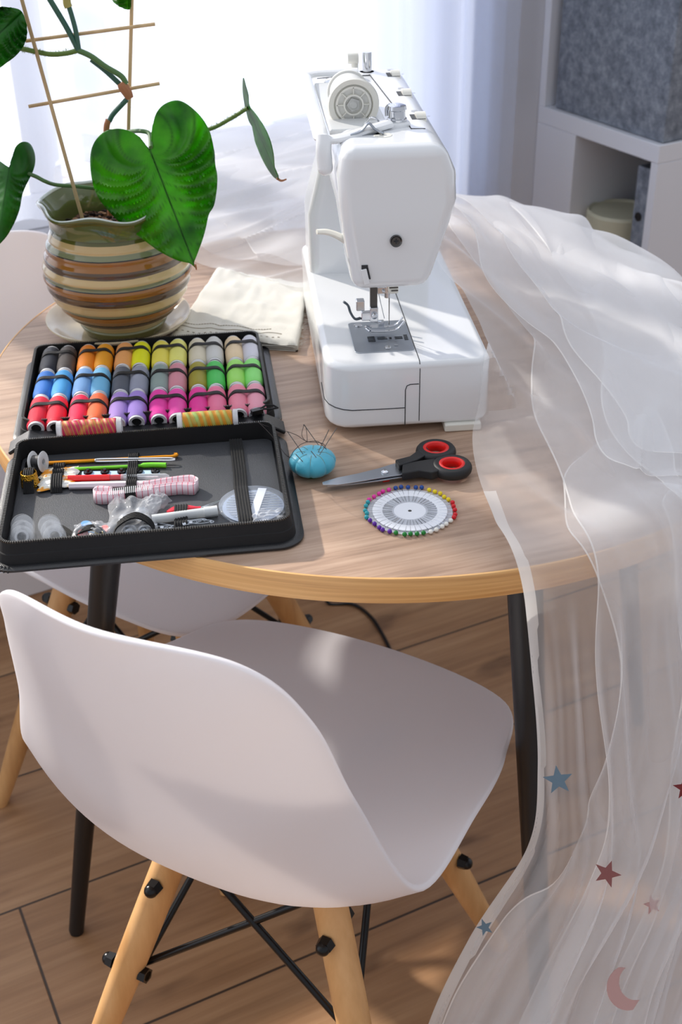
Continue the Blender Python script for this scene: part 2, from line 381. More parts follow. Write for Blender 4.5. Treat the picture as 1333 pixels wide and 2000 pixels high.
def ringbox(bm, ow, iw, z0, z1, zb):
    A = [bm.verts.new((*p, z0)) for p in ow]; B = [bm.verts.new((*p, z1)) for p in ow]; Cc = [bm.verts.new((*p, z1)) for p in iw]; D = [bm.verts.new((*p, zb)) for p in iw]
    n = len(ow)
    for X, Y in ((A, B), (B, Cc), (Cc, D)):
        for i in range(n): bm.faces.new((X[i], X[(i+1)%n], Y[(i+1)%n], Y[i]))
    bm.faces.new(A[::-1]); bm.faces.new(D)
ringbox(bm, ow, iw, z0, z1, z0+.006); obj('body', bm, M_FELT, fb, bev=.003)
def grommet(parent, pos, nrm, r=.011):
    bm = BM(); q = Vector(nrm).to_track_quat('Z', 'Y').to_matrix().to_4x4(); q.translation = pos
    lathe(bm, [(r*.6, -.001), (r, -.001), (r, .0015), (r*.6, .0015)], 24, close=True); cyl(bm, (0,0,-.001), (0,0,.0004), r*.62)
    bmesh.ops.transform(bm, matrix=q, verts=bm.verts); return obj('grommet', bm, M_BLACK, parent)
grommet(fb, SH_R*.045+Vector((0,0,ZB+.14))+SH_L*.0045, -SH_L, .012)
fb2 = thing('felt_storage_box', 'grey felt box standing inside the lower compartment of the shelf beside the lidded basket', 'storage box', SH_O)
bm = BM(); ow = [fpoly(*p) for p in [(.021,.012), (.060,.012), (.060,.30), (.021,.30)]]; iw = [fpoly(*p) for p in [(.024,.015), (.057,.015), (.057,.297), (.024,.297)]]
ringbox(bm, ow, iw, .083, ZB-.05, .09); obj('body', bm, M_FELT, fb2, bev=.002)
grommet(fb2, SH_R*.0115+SH_L*.045+Vector((0,0,ZB-.14)), -SH_R, .008)
bk = thing('lidded_basket', 'cream woven plastic basket with lid inside the lower shelf compartment', 'basket', SH_O+SH_L*.160+SH_R*.078+Vector((0,0,.083)))
M_CREAM = mat('cream_plastic', (196,194,170), .5); t, b = nodes(M_CREAM)
brk = t.nodes.new('ShaderNodeTexChecker'); brk.inputs['Scale'].default_value = 260; t.links.new(mapped(t), brk.inputs[0]); brk.inputs[1].default_value = s2l((196,194,170)); brk.inputs[2].default_value = s2l((150,148,122)); t.links.new(brk.outputs[0], b.inputs['Base Color'])
M_CREAM2 = mat('cream_lid', (194,192,168), .45)
bm = BM(); lathe(bm, [(.048, 0), (.052, .01), (.060, .455), (.058, .46), (.0, .46)], 48); obj('basket_body', bm, M_CREAM, bk)
bm = BM(); lathe(bm, [(.062, .455), (.066, .457), (.066, .492), (.062, .497), (.058, .492), (.0, .489)], 48); obj('lid', bm, M_CREAM2, bk)

# ------------------------------------------------------------------ table
TB = thing('round_table', 'round oak table with black tapered legs carrying the sewing machine', 'table', (0,0,0))
bm = BM(); lathe(bm, [(0, .7245), (.4485, .7245), (.4485, .7498), (.447, .7500), (0, .7500)], 192); obj('tabletop', bm, M_OAK, TB)
bm = BM(); lathe(bm, [(.4486, .7242), (.4498, .7245), (.4504, .727), (.4504, .7475), (.4496, .7500), (.4478, .7503), (.4478, .742), (.4478, .73)], 192, close=True); obj('edge_band', bm, M_EDGE, TB, ang=20)
for a in (205.2, 292, 25, 110):
    ca, sa = math.cos(R(a)), math.sin(R(a)); bm = BM()
    cyl(bm, (ca*.325, sa*.325, .722), (ca*.464, sa*.464, .004), .0190, .0100, 32); cyl(bm, (ca*.4635, sa*.4635, .004), (ca*.464, sa*.464, 0), .0095, .0095, 24)
    lg = obj('leg', bm, M_BLACK, TB)
    bm = BM(); box(bm, (ca*.325, sa*.325, .7215), (.07, .07, .004), R(a)); obj('mounting_plate', bm, M_BLACK, lg)

# ------------------------------------------------------------------ chairs
def rimpts():
    half = [(.167,.197,.437), (.210,.090,.461), (.221,-.028,.489), (.214,-.140,.500), (.173,-.177,.618), (.148,-.202,.716), (.108,-.234,.781)]
    return [(0,.224,.436)]+half+[(0,-.266,.801)]+[(-a, b_, c_) for a, b_, c_ in half[::-1]]
SPINE = [(.19,.434), (.13,.424), (.06,.414), (0,.411), (-.07,.410), (-.13,.419), (-.176,.446), (-.202,.492), (-.222,.55), (-.234,.63), (-.246,.70), (-.256,.758)]
def shell_bm():
    bm = BM(); rim = catmull(rimpts(), 12, True); n = len(rim)
    sp_ = catmull([(0, y, z) for y, z in SPINE], 10); ns = len(sp_)
    NR = 16; rings = []
    L = [0.0]
    for a, b in zip(sp_, sp_[1:]): L.append(L[-1]+(b-a).length)
    for i, P in enumerate(rim):
        # spine parameter : by rim index (0..1 front to back)
        v = i/n*2; v = v if v <= 1 else 2-v
        s = min(max((v-.10)/.80, 0), 1); x = s*L[-1]
        k = 0
        while k < ns-2 and L[k+1] < x: k += 1
        f = (x-L[k])/(L[k+1]-L[k]); S = sp_[k].lerp(sp_[k+1], f); T = (sp_[k+1]-sp_[k]).normalized()
        if k > 0: T = (sp_[min(k+2, ns-1)]-sp_[k-1]).normalized()
        Nn = Vector((0, -T.z, T.y)); Nn = Nn if Nn.z > 0 or Nn.y > 0 else -Nn
        D = P-S; dt = D.dot(T); dn = D.dot(Nn); ring = []
        for j in range(NR+1):
            r = j/NR
            ring.append(S + Vector((D.x*r, 0, 0)) + T*dt*(r if v < .12 or v > .88 else r*.5+.5*r*r) + Nn*dn*(r**2.6))
        rings.append(ring)
    # outer lip: rolled edge
    V = [[bm.verts.new(p) for p in ring] for ring in rings]
    for i in range(n):
        a, b = V[i], V[(i+1)%n]
        for j in range(NR):
            try: bm.faces.new((a[j], b[j], b[j+1], a[j+1]))
            except ValueError: pass
    bmesh.ops.remove_doubles(bm, verts=bm.verts, dist=.0006)
    # close the middle slit by smoothing
    for _ in range(3): bmesh.ops.smooth_vert(bm, verts=[v for v in bm.verts if not v.is_boundary], factor=.5, use_axis_x=True, use_axis_y=True, use_axis_z=True)
    return bm
def make_chair(label):
    t_ = thing('dining_chair', label, 'chair', group='white shell chairs around the table')
    s = obj('seat_shell', shell_bm(), M_SHELL, t_)
    md = s.modifiers.new('s', 'SOLIDIFY'); md.thickness = .0065; md.offset = -1; md.use_rim = True
    b = s.modifiers.new('b', 'BEVEL'); b.width = .0026; b.segments = 3; b.limit_method = 'ANGLE'; b.angle_limit = R(50)
    P = {}
    def pt(sx, sy, z):
        f = (.375-z)/.375; return Matrix.Rotation(R(4.5), 3, 'Z') @ Vector((sx*(.086+.115*f), sy*(.094+.105*f), z))
    for sx, sy in ((-1,-1), (1,-1), (1,1), (-1,1)):
        bm = BM(); a = pt(sx, sy, .385); b = pt(sx, sy, .0)
        tube(bm, [a.lerp(b, k/10) for k in range(11)], lambda u: .0175+.0015*math.sin(u*3.1)-.0065*u*u, 20)
        lg = obj('leg', bm, M_BEECH, t_)
        for z, dr in ((.205, 1), (.335, 1)):
            bm = BM(); q = pt(sx, sy, z)
            d = Vector((sx, 0, 0)) if z < .3 else Vector((0, sy, 0))
            cyl(bm, q-d*.026, q+d*.022, .006, .006, 8); cyl(bm, q+d*.018, q+d*.027, .0095, .0085, 6); ball(bm, q+d*.027, .0075); cyl(bm, q-d*.026, q-d*.017, .009, .009, 6)
            obj('bolt', bm, M_BLACKR, lg)
    leg = [(-1,-1), (1,-1), (1,1), (-1,1)]
    for i in range(4):
        a, b = leg[i], leg[(i+1)%4]
        for (p, q) in ((a, b), (b, a)):
            A = pt(*p, .350)*1.0; B = pt(*q, .205)
            inn = Vector((-.012*p[0], -.012*p[1], 0)); inb = Vector((-.012*q[0], -.012*q[1], 0))
            off = Vector((0,0,.0))
            bm = BM(); cyl(bm, A+inn*1.6+off, B+inb, .0042, .0042, 12); obj('brace_rod', bm, M_BLACKR, t_)
    for sx, sy in leg:
        bm = BM(); mp_ = pt(sx, sy, .39); box(bm, (mp_.x*.96, mp_.y*.93, .388), (.036, .036, .010)); cyl(bm, (mp_.x*.9, mp_.y*.88, .380), (mp_.x*.9, mp_.y*.88, .408), .010); obj('seat_mount', bm, M_BLACKR, t_, bev=.002)
    bm = BM()
    for s_ in (1, -1): cyl(bm, (-.085*s_, -.092, .384), (.085*s_, .092, .384), .005)
    obj('under_frame', bm, M_BLACKR, t_)
    return t_
def dup(root, loc, rz, label):
    r = root.copy(); COL.objects.link(r); r.location = loc; r.rotation_euler = (0,0,rz); r['label'] = label
    for ch in list(root.children):
        c_ = ch.copy(); COL.objects.link(c_); c_.parent = r
        for g in ch.children:
            d = g.copy(); COL.objects.link(d); d.parent = c_
    return r
CH = make_chair('white plastic shell chair in the foreground with its back to the camera')
CH.location = (-.116, -.339, 0); CH.rotation_euler = (0,0,-.481)
dup(CH, (-.309, .133, 0), -2.11, 'white plastic shell chair tucked in behind the flower pot at the left')

# ------------------------------------------------------------------ sewing machine
MO = (.017, -.192, .75); SM = thing('sewing_machine', 'white electric sewing machine on the middle of the table', 'sewing machine', MO, R(5))
def mo(name, bm, m=None, **k): return obj(name, bm, m or M_WHITE, SM, **k)
# arm, head and column as one moulded body
ys = [.02, .045, .09, .25, .315, .335]; zs = [.062, .147, .212, .234, .262, .289]
def xl(z): return {.062: -.081, .147: -.052, .212: -.0615, .234: -.064, .262: -.066, .289: -.060}[z]
def xr(z): return {.062: .060, .147: .022, .212: .042, .234: .048, .262: .046, .289: .034}[z]
fill = set()
for i in range(5):
    for k in range(5):
        if k >= 2 or (k == 1 and (i < 2 or i >= 3)) or (k == 0 and i >= 3): fill.add((i, k))
bm = BM(); vc = {}
def gv(i, k, s):
    key = (i, k, s)
    if key not in vc:
        y, z = ys[i], zs[k]; x = (xl, xr)[s](z)
        col_ = i >= 3
        if col_ and k <= 1: x = (-.079, .062)[s]
        elif i >= 3 and k == 2 and s == 1: x = .056
        if i == 5: x *= .93
        if i == 0 and k == 1: y += .004
        vc[key] = bm.verts.new((x, y, z))
    return vc[key]
for (i, k) in fill:
    for s in (0, 1): bm.faces.new([gv(i,k,s), gv(i+1,k,s), gv(i+1,k+1,s), gv(i,k+1,s)])
    for (di, dk, A, B) in ((-1,0,(i,k),(i,k+1)), (1,0,(i+1,k),(i+1,k+1)), (0,-1,(i,k),(i+1,k)), (0,1,(i,k+1),(i+1,k+1))):
        if (i+di, k+dk) not in fill: bm.faces.new([gv(*A,0), gv(*A,1), gv(*B,1), gv(*B,0)])
body = mo('arm_housing', bm, bev=.0125, seg=6)
body.modifiers['b'].angle_limit = R(34)
# base: bed part and free-arm part separated by the seam
def bbox_part(name, x0, x1, y0, y1, z0, z1, r, m=None):
    bm = BM(); box(bm, ((x0+x1)/2, (y0+y1)/2, (z0+z1)/2), (x1-x0, y1-y0, z1-z0)); return mo(name, bm, m, bev=r, seg=6)
def slab(name, poly, z0, z1, r, m=None):
    bm = BM(); prism(bm, poly, z0, z1); o = mo(name, bm, m, bev=r, seg=5); o.modifiers['b'].angle_limit = R(40); return o
fa_old = None
base_poly = [(.072,0), (.080,.005), (.0845,.014), (.085,.355), (-.082,.355), (-.083,.03)] + [(-.083+.026*(1-math.cos(R(a))), .028-.028*math.sin(R(a))) for a in (10,30,50,70,90)]
base = slab('bed_base', base_poly, .008, .0795, .007)
#'free_arm_bed', [(.0108,0), (.0108,.355), (-.082,.355), (-.083,.03)] + [(-.083+.026*(1-math.cos(R(a))), .028-.028*math.sin(R(a))) for a in (10,30,50,70,90)][0:], .008, .080, .007)
#'front_bed', [(.0122,0), (.072,0), (.080,.005), (.0845,.014), (.085,.355), (.0122,.355)], .008, .079, .007)
for x, y in ((.057, .010), (.057, .33), (-.06, .33), (-.055, .04)):
    bm = BM(); box(bm, (x, y, .0045), (.038 if y < .02 else .025, .026, .009)); mo('rubber_foot', bm, M_IVORY, bev=.002)
def groove(pts, r=.0005, m=None):
    bm = BM(); tube(bm, pts, r, 6); return mo('seam_line', bm, m or M_GROOVE)
groove([(-.0831,.06,.034), (-.0831,.03,.0335)]+[(-.0832+.026*(1-math.cos(R(a))), .0278-.028*math.sin(R(a)), .0335-.003*a/90) for a in (10,30,50,70,90)]+[(-.030,-.0001,.030), (-.003,-.0001,.030)])
groove([(-.003,-.0001,.010), (-.003,-.0001,.030), (-.003,-.0001,.050), (-.0015,-.0001,.0545), (.002,-.0001,.056), (.0105,-.0001,.056)])
groove([(.0115,.0075,.0794), (.0115,.12,.0795), (.0115,.24,.0795)], .0005); groove([(.0115,.0062,.0090), (.0115,.0018,.0110), (.0115,.0001,.0150), (.0115,.0001,.0720), (.0115,.0021,.0775), (.0115,.0050,.0792), (.0115,.0075,.0794)], .0005)
# needle plate
bm = BM(); prism(bm, rrect(.061, .076, .005, 5, -.0200, .0665), .0793, .0805); np_ = mo('needle_plate', bm, M_STEEL, bev=.0003)
bm = BM()
for j in range(4):
    for x0, x1 in ((-.034,-.0265), (-.024,-.014), (-.006,.002), (.0035,.0075)):
        if j in (0, 3) and -.02 < (x0+x1)/2 < 0: continue
        box(bm, ((x0+x1)/2, .054+.0036*j, .08070), (x1-x0, .0014, .0003))
box(bm, (-.0105, .0595, .0807), (.0024, .0040, .0003)); obj('feed_slots', bm, M_GROOVE, np_, smooth=False)
bm = BM()
for j in range(3):
    for k in range(10): box(bm, (-.0258+.0013*k, .0558+.0036*j, .0808), (.0007, .0016, .0008))
obj('feed_dogs', bm, M_CHROME, np_, smooth=False)
bm = BM(); cyl(bm, (-.040,.096,.0807), (-.040,.096,.0815), .0045, .004, 20); cyl(bm, (-.016,.037,.0807), (-.016,.037,.0815), .0035, .003, 20); box(bm, (-.007,.0405,.081), (.004,.0015,.0004)); obj('plate_screw', bm, M_CHROME, np_)
# presser bar, needle bar and foot
bm = BM(); box(bm, (-.0265,.062,.128), (.0075,.006,.052)); box(bm, (-.0265,.0585,.140), (.0035,.002,.012)); mo('presser_bar', bm, M_DSTEEL, bev=.0008)
bm = BM(); box(bm, (-.0265,.060,.1015), (.0085,.008,.016)); box(bm, (-.0345,.060,.1000), (.010,.007,.009)); box(bm, (-.0405,.061,.112), (.0085,.0085,.011)); ball(bm, (-.0265,.0545,.1015), .0035); pf = mo('presser_holder', bm, M_CHROME, bev=.001)
bm = BM(); tube(bm, catmull([(-.040,.062,.0965), (-.046,.060,.097), (-.0505,.060,.104), (-.053,.060,.112), (-.0575,.060,.1165)], 6), .0022, 10, flat=.6); obj('foot_lever', bm, mat('blue_grey_plastic', (74,86,96), .4), pf)
bm = BM()
for yy in (.0555, .0665):
    tube(bm, catmull([(-.030,yy,.0845), (-.02,yy,.0838), (-.008,yy,.0838), (-.001,yy,.0865), (.0045,yy,.093)], 6), .0018, 8, flat=.6)
tube(bm, catmull([(-.031,.0555,.0845), (-.035,.061,.0865), (-.031,.0665,.0845)], 5), .0015, 8)
box(bm, (-.022,.061,.0855), (.014,.009,.0035)); box(bm, (-.019,.061,.0895), (.006,.007,.006)); tube(bm, [(-.034,.061,.0965), (-.026,.060,.0935), (-.019,.060,.0915)], .0016, 8)
obj('presser_foot', bm, M_CHROME, pf)
bm = BM(); cyl(bm, (-.0125,.062,.118), (-.0125,.062,.152), .0028); box(bm, (-.018,.061,.1265), (.009,.004,.006)); ball(bm, (-.0165,.058,.1265), .0018); mo('needle_bar', bm, M_CHROME)
bm = BM(); box(bm, (-.0068,.060,.1305), (.0105,.011,.013)); mo('needle_threader', bm, M_IVORY, bev=.002)
bm = BM(); box(bm, (-.0068,.0540,.1312), (.009,.0006,.0012)); box(bm, (-.0058,.0540,.128), (.007,.0006,.0012)); mo('threader_ribs', bm, M_DSTEEL)
bm = BM(); cyl(bm, (-.0105,.061,.122), (-.0105,.061,.088), .0006, .0004, 8); mo('needle', bm, M_DSTEEL)
bm = BM(); tube(bm, [(-.0215,.063,.124), (-.019,.0635,.112), (-.015,.064,.094)], .0004, 6); mo('guide_wire', bm, M_STEEL)
for o_ in SM.children:
    if o_.name.split('.')[0] in ('presser_bar', 'presser_holder', 'needle_bar', 'needle_threader', 'threader_ribs', 'needle', 'guide_wire'): o_.location = (0, .010, .0025)
# face details
bm = BM(); lathe(bm, [(0,-.0008), (.0042,-.0008), (.0056,-.002), (.0060,.002), (.0060,.004)], 24, (-.011,.0195,.199), 'y'); fs = mo('face_screw', bm, M_DSTEEL)
bm = BM(); box(bm, (-.011,.0185,.199), (.0046,.0008,.0011)); box(bm, (-.011,.0185,.199), (.0011,.0008,.0046)); obj('screw_slot', bm, M_GROOVE, fs)
bm = BM(); box(bm, (-.041,.0225,.1735), (.006,.003,.004)); box(bm, (-.0372,.0225,.167), (.0015,.003,.012), rot=Matrix.Rotation(R(-12),4,'Y')); mo('cutter_slot', bm, M_GROOVE, smooth=False)
bm = BM(); box(bm, (-.0405,.0212,.164), (.0055,.003,.016), rot=Matrix.Rotation(R(-12),4,'Y')); mo('thread_cutter', bm, M_WHITE, bev=.0008)
bm = BM(); tube(bm, catmull([(-.054,.062,.186), (-.064,.060,.193), (-.074,.058,.1975), (-.084,.056,.199)], 6), lambda u: .0056-.0022*u, 12, flat=.7); mo('presser_lever', bm, M_IVORY)
bm = BM(); lathe(bm, [(0,.051), (.007,.051), (.009,.048), (.009,.044)], 20, (0,.06,.247), 'x'); mo('tension_knob', bm, M_IVORY)
# handle frame, spool holder
bm = BM()
hp = catmull([(-.018,.287,.296), (-.060,.287,.296), (-.0735,.283,.295), (-.0765,.270,.294), (-.0765,.100,.287), (-.0745,.070,.285), (-.060,.061,.287), (-.035,.068,.291), (-.010,.082,.293)], 6)
tube(bm, hp, .0075, 12, flat=.55, up=(0,0,1)); tube(bm, catmull([(-.0745,.062,.289), (-.0755,.056,.278), (-.0745,.054,.262)], 5), .0075, 12); ball(bm, (-.0745,.054,.262), .0075)
mo('carrying_handle', bm, M_WHITE)
bm = BM(); box(bm, (-.038,.178,.2865), (.058,.19,.006)); mo('spool_recess', bm, mat('recess_plastic', (214,216,216), .4), bev=.002)
sc_ = (-.0400,.120,.3025)
bm = BM(); lathe(bm, [(.0195,0), (.0245,-.002), (.0255,.002), (.0245,.006), (.0205,.010), (.018,.012), (.018,.004)], 48, sc_, 'y', close=True); cap = mo('spool_cap', bm, M_IVORY)
bm = BM(); cyl(bm, Vector(sc_)+Vector((0,.003,0)), Vector(sc_)+Vector((0,.052,0)), .0185, .0190, 40); cyl(bm, Vector(sc_)+Vector((0,.052,0)), Vector(sc_)+Vector((0,.056,0)), .021, .021, 40); mo('thread_reel', bm, mat('reel_white', (228,228,224), .6))
bm = BM(); cyl(bm, Vector(sc_)+Vector((0,.0045,0)), Vector(sc_)+Vector((0,.005,0)), .0182, .0182, 36); obj('cap_shadow_gap', bm, mat('cap_inside', (150,148,144), .7), cap)
bm = BM(); lathe(bm, [(.0155,.0), (.0175,.0), (.0175,.005), (.0155,.005)], 40, sc_, 'y', close=True); lathe(bm, [(.0085,-.001), (.0100,-.001), (.0100,.005), (.0085,.005)], 32, sc_, 'y', close=True)
for k in range(8):
    a = k*math.pi/4; box(bm, (sc_[0]+.0128*math.cos(a), sc_[1]+.002, sc_[2]+.0128*math.sin(a)), (.0075, .004, .0009), rot=Matrix.Rotation(-a, 4, 'Y'))
obj('cap_spokes', bm, M_IVORY, cap)
bm = BM(); lathe(bm, [(0,-.002), (.003,-.002), (.0045,0), (.0045,.005)], 12, sc_, 'y'); cyl(bm, Vector(sc_)+Vector((0,0,.0)), Vector(sc_)+Vector((0,.004,0)), .0068, .0068, 5); obj('spool_pin', bm, mat('pin_grey', (196,196,192), .4), cap)
# bobbin winder
bm = BM(); prism(bm, [(-.032,.083), (-.012,.078), (.006,.080), (.012,.087), (.011,.096), (.004,.101), (-.012,.101), (-.034,.094)], .284, .2935); mo('bobbin_winder_base', bm, M_WHITE, bev=.003)
bm = BM(); lathe(bm, [(.0095,.2935), (.0095,.2955), (.0082,.296), (.0078,.303), (.009,.304), (.0085,.3075), (.004,.309), (0,.309)], 28, (-.001,.092,0)); mo('bobbin_tensioner', bm, M_CHROME)
bm = BM(); tube(bm, catmull([(-.030,.089,.2945), (-.027,.085,.299), (-.022,.084,.2975), (-.019,.087,.294)], 5), .0009, 8); tube(bm, catmull([(-.010,.099,.296), (-.0095,.102,.303), (-.006,.101,.306), (-.003,.099,.304)], 5), .0018, 8); mo('thread_guide', bm, M_CHROME)
bm = BM(); prism(bm, [(-.058,.062), (-.050,.072), (-.030,.078), (-.024,.070), (-.020,.060), (-.034,.060), (-.052,.056)], .2885, .2895); tube(bm, catmull([(-.050,.058,.2905), (-.040,.060,.293), (-.032,.064,.299), (-.026,.062,.294), (-.018,.058,.2905)], 6), .0022, 8, flat=.5); mo('top_thread_guide', bm, M_STEEL)
bm = BM(); lathe(bm, [(0,.2895), (.0085,.2895), (.0095,.2885), (.0095,.286)], 28, (-.019,.058,0)); mo('oil_plug', bm, M_IVORY)
groove([(-.062,.296,.2885), (-.03,.297,.2895), (-.003,.297,.2895)]); groove([(-.004,.330,.2855), (-.003,.297,.2895), (.006,.150,.2895), (.010,.098,.2893), (.0105,.075,.2893)]); groove([(.0105,.076,.2893), (.024,.0745,.2891)], .0004, M_GROOVE)
bm = BM(); cyl(bm, (-.004,.318,.287), (-.004,.318,.289), .009, .008, 24); cyl(bm, (-.004,.318,.288), (-.004,.318,.310), .0052, .0052, 24); mo('spool_post', bm, M_CHROME)
bm = BM(); cyl(bm, (-.012,.335,.300), (-.024,.335,.300), .0062, .0058, 18); cyl(bm, (-.016,.335,.285), (-.016,.335,.296), .004); mo('winder_stop', bm, M_IVORY)
for (x, y) in ((.024,.118), (.0235,.212), (.0235,.298)):
    bm = BM(); box(bm, (x-.001,y,.2891), (.0135,.018,.0006)); dl = mo('dial', bm, mat('dial_slot', (60,62,64), .6), smooth=False)
    bm = BM(); cyl(bm, (x-.003,y,.2835), (x+.0065,y,.2835), .0105, .0105, 40); obj('dial_wheel', bm, M_IVORY, dl, ang=30)
    bm = BM(); box(bm, (x-.001,y+.020,.28955), (.007,.0012,.0002)); box(bm, (x-.001,y+.023,.28955), (.006,.0010,.0002)); box(bm, (x+.010,y,.2892), (.003,.0007,.0002)); obj('dial_marks', bm, mat('grey_print', (170,172,178), .6), dl, smooth=False)
bm = BM(); cyl(bm, (-.045,.312,.2882), (-.045,.312,.2896), .0085, .0085, 24); mo('vent_cap', bm, mat('recess_plastic', (214,216,216), .4))

# ------------------------------------------------------------------ sewing kit case
KO = Vector((-.248, -.2, .75)); KY = R(6.8)
KC = thing('sewing_kit_case', 'open black zip-up sewing kit case lying on the left of the table', 'sewing kit', KO, KY)
M_LEATH = bump(mat('black_leatherette', (26,27,30), .32), 900, .35, .0006)
M_TAPE = bump(mat('zipper_tape', (17,17,19), .8), 1500, .3, .0004)
M_TRAY = bump(mat('tray_lining', (62,64,68), .42), 1400, .5, .0006)
M_TRAY2 = mat('tray_black', (14,14,16), .7); M_ELAST = bump(mat('elastic', (20,20,22), .6), 700, .6, .0008, 'Y'); M_ZIP = mat('zip_teeth', (86,84,80), .35, .8)
bm = BM(); rloft(bm, .278, .212, .024, [(-.003,0), (0,.0012), (0,.003), (-.002,.0042), (-.008,.0046)], 10, 0, -.113); lowc = obj('cover', bm, M_LEATH, KC, ang=50)
bm = BM(); rloft(bm, .278, .212, .024, [(-.003,0), (0,.0012), (0,.003), (-.002,.0042), (-.008,.0046)], 10, 0, .113); obj('cover', bm, M_LEATH, KC, ang=50)
for cy, nm in ((-.113, M_TRAY), (.113, M_TRAY2)):
    bm = BM(); rloft(bm, .278, .212, .024, [(-.007,.004), (-.009,.013), (-.0095,.0135), (-.010,.0138), (-.0125,.024), (-.0145,.024), (-.0135,.005)], 10, 0, cy, False, False); zt = obj('zipper_tape', bm, M_TAPE, KC, ang=30)
    bm = BM(); L = rrect(.278-.026, .212-.026, .012, 10, 0, cy); per = []
    for a, b in zip(L, L[1:]+L[:1]):
        d = math.hypot(b[0]-a[0], b[1]-a[1]); k = max(1, round(d/.0021))
        for q in range(k): per.append((a[0]+(b[0]-a[0])*q/k, a[1]+(b[1]-a[1])*q/k, math.atan2(b[1]-a[1], b[0]-a[0])))
    for x, y, an in per:
        if abs(y) < .012: continue
        box(bm, (x, y, .0243), (.0011, .0028, .0014), an)
    obj('zipper_teeth', bm, M_ZIP, zt, smooth=False)
    bm = BM(); rloft(bm, .278, .212, .024, [(-.0155,.0042), (-.0155,.0062)], 10, 0, cy); obj('tray', bm, nm, KC, ang=50)
bm = BM()
ribbon(bm, [(-.139,0,.0045), (-.13,0,.010), (-.118,0,.0165), (-.10,0,.0135), (0,0,.0125), (.10,0,.0135), (.118,0,.0165), (.13,0,.010), (.139,0,.0045)], (0,.024,0), .004); obj('spine', bm, M_LEATH, KC, bev=.0015)
bm = BM()
for s in (-1, 1):
    for k in range(60):
        x = -.118+k*.004; box(bm, (x, s*.0095, .0152+.002*max(0, abs(x)-.10)/.02), (.0026, .0004, .0004))
for k in range(30):
    for cy in (-.113, .113): pass
obj('stitching', bm, mat('black_thread', (8,8,9), .7), KC, smooth=False)
def zpull(pos, an):
    bm = BM(); box(bm, (0,0,.004), (.012,.006,.005)); tube(bm, [(.004,0,.006), (.012,.003,.007), (.020,.002,.005), (.022,-.003,.004), (.014,-.004,.005), (.006,-.001,.006)], .0011, 8)
    bmesh.ops.transform(bm, matrix=Matrix.Translation(pos) @ Matrix.Rotation(an, 4, 'Z'), verts=bm.verts); obj('zipper_pull', bm, M_BLACKR, KC)
zpull((.112,.004,.020), R(20))
# leather cover outer piping on the front corners (stitch bars)
bm = BM()
for k in range(9):
    a = R(185+k*9); cx_, cy_ = -.139+.024, -.219+.024
    cyl(bm, (cx_+.0245*math.cos(a), cy_+.0245*math.sin(a), .001), (cx_+.0205*math.cos(a), cy_+.0205*math.sin(a), .0052), .0008, .0008, 6)
obj('corner_pleats', bm, M_LEATH, KC)
def K(x, y, z=0):   # kit item frame -> world
    a = R(5.5); return Vector((KO.x+x*math.cos(a)-y*math.sin(a), KO.y+x*math.sin(a)+y*math.cos(a), KO.z+z))
TZ = .0063
# spools
COLS = [
 [('navy black',(44,47,58)), ('brown grey',(86,80,78)), ('orange',(242,128,18)), ('golden orange',(242,152,22)), ('apricot',(244,164,104)), ('bright yellow',(240,226,10)), ('straw yellow',(232,216,96)), ('pale yellow',(240,230,134)), ('cream',(232,224,204)), ('off-white',(228,228,226)), ('light peach',(248,220,188)), ('bluish white',(234,234,244))],
 [('royal blue',(58,118,200)), ('azure blue',(84,164,224)), ('powder blue',(136,176,226)), ('sky blue',(130,192,230)), ('dark grey',(94,98,108)), ('lavender grey',(160,163,178)), ('sage grey',(152,166,162)), ('dusty pink',(214,150,162)), ('olive',(150,140,44)), ('grass green',(78,190,92)), ('lime green',(162,224,112)), ('mint green',(150,230,134))],
 [('crimson',(208,30,58)), ('scarlet',(232,36,60)), ('raspberry red',(228,36,78)), ('coral orange',(248,108,66)), ('lilac',(178,152,216)), ('light violet',(170,146,216)), ('magenta',(236,58,160)), ('fuchsia pink',(248,78,166)), ('hot pink',(244,52,150)), ('candy pink',(250,130,162)), ('salmon pink',(252,148,168)), ('baby pink',(252,174,190))]]
def thread_mat(name, col):
    mt = mat(name, col, .5); c_ = s2l(col); mn = min(c_[:3]); mt.node_tree.nodes['Principled BSDF'].inputs['Base Color'].default_value = tuple(min(.95, (v_-.25*mn)*1.25) for v_ in c_[:3])+(1,); return bump(mt, 620, .55, .0008, 'Y')
M_CORE = mat('spool_core', (206,206,210), .4)
def spool_meshes(Lh=.031, r=.0105):
    b1 = BM(); lathe(b1, [(.0052,-Lh+.0015), (.0074,-Lh+.001), (.0080,-Lh), (.0084,-Lh+.003), (.0078,-Lh+.006), (.0078,Lh-.006), (.0084,Lh-.003), (.0080,Lh), (.0074,Lh-.001), (.0056,Lh-.0015), (.0056,Lh-.02), (.0052,-Lh+.02)], 24, (0,0,0), 'y', close=True)
    b2 = BM(); lathe(b2, [(.0074,-Lh+.0030), (.0088,-Lh+.0034), (.0101,-Lh+.007), (r,-Lh+.013), (r,Lh-.013), (.0101,Lh-.007), (.0088,Lh-.0034), (.0074,Lh-.0030)], 28, (0,0,0), 'y', close=True)
    return b1, b2
SPX = [-.1138+.02065*i for i in range(12)]
proto = None; ROWN = ['back', 'middle', 'front']; ORD = ['first','second','third','fourth','fifth','sixth','seventh','eighth','ninth','tenth','eleventh','last']
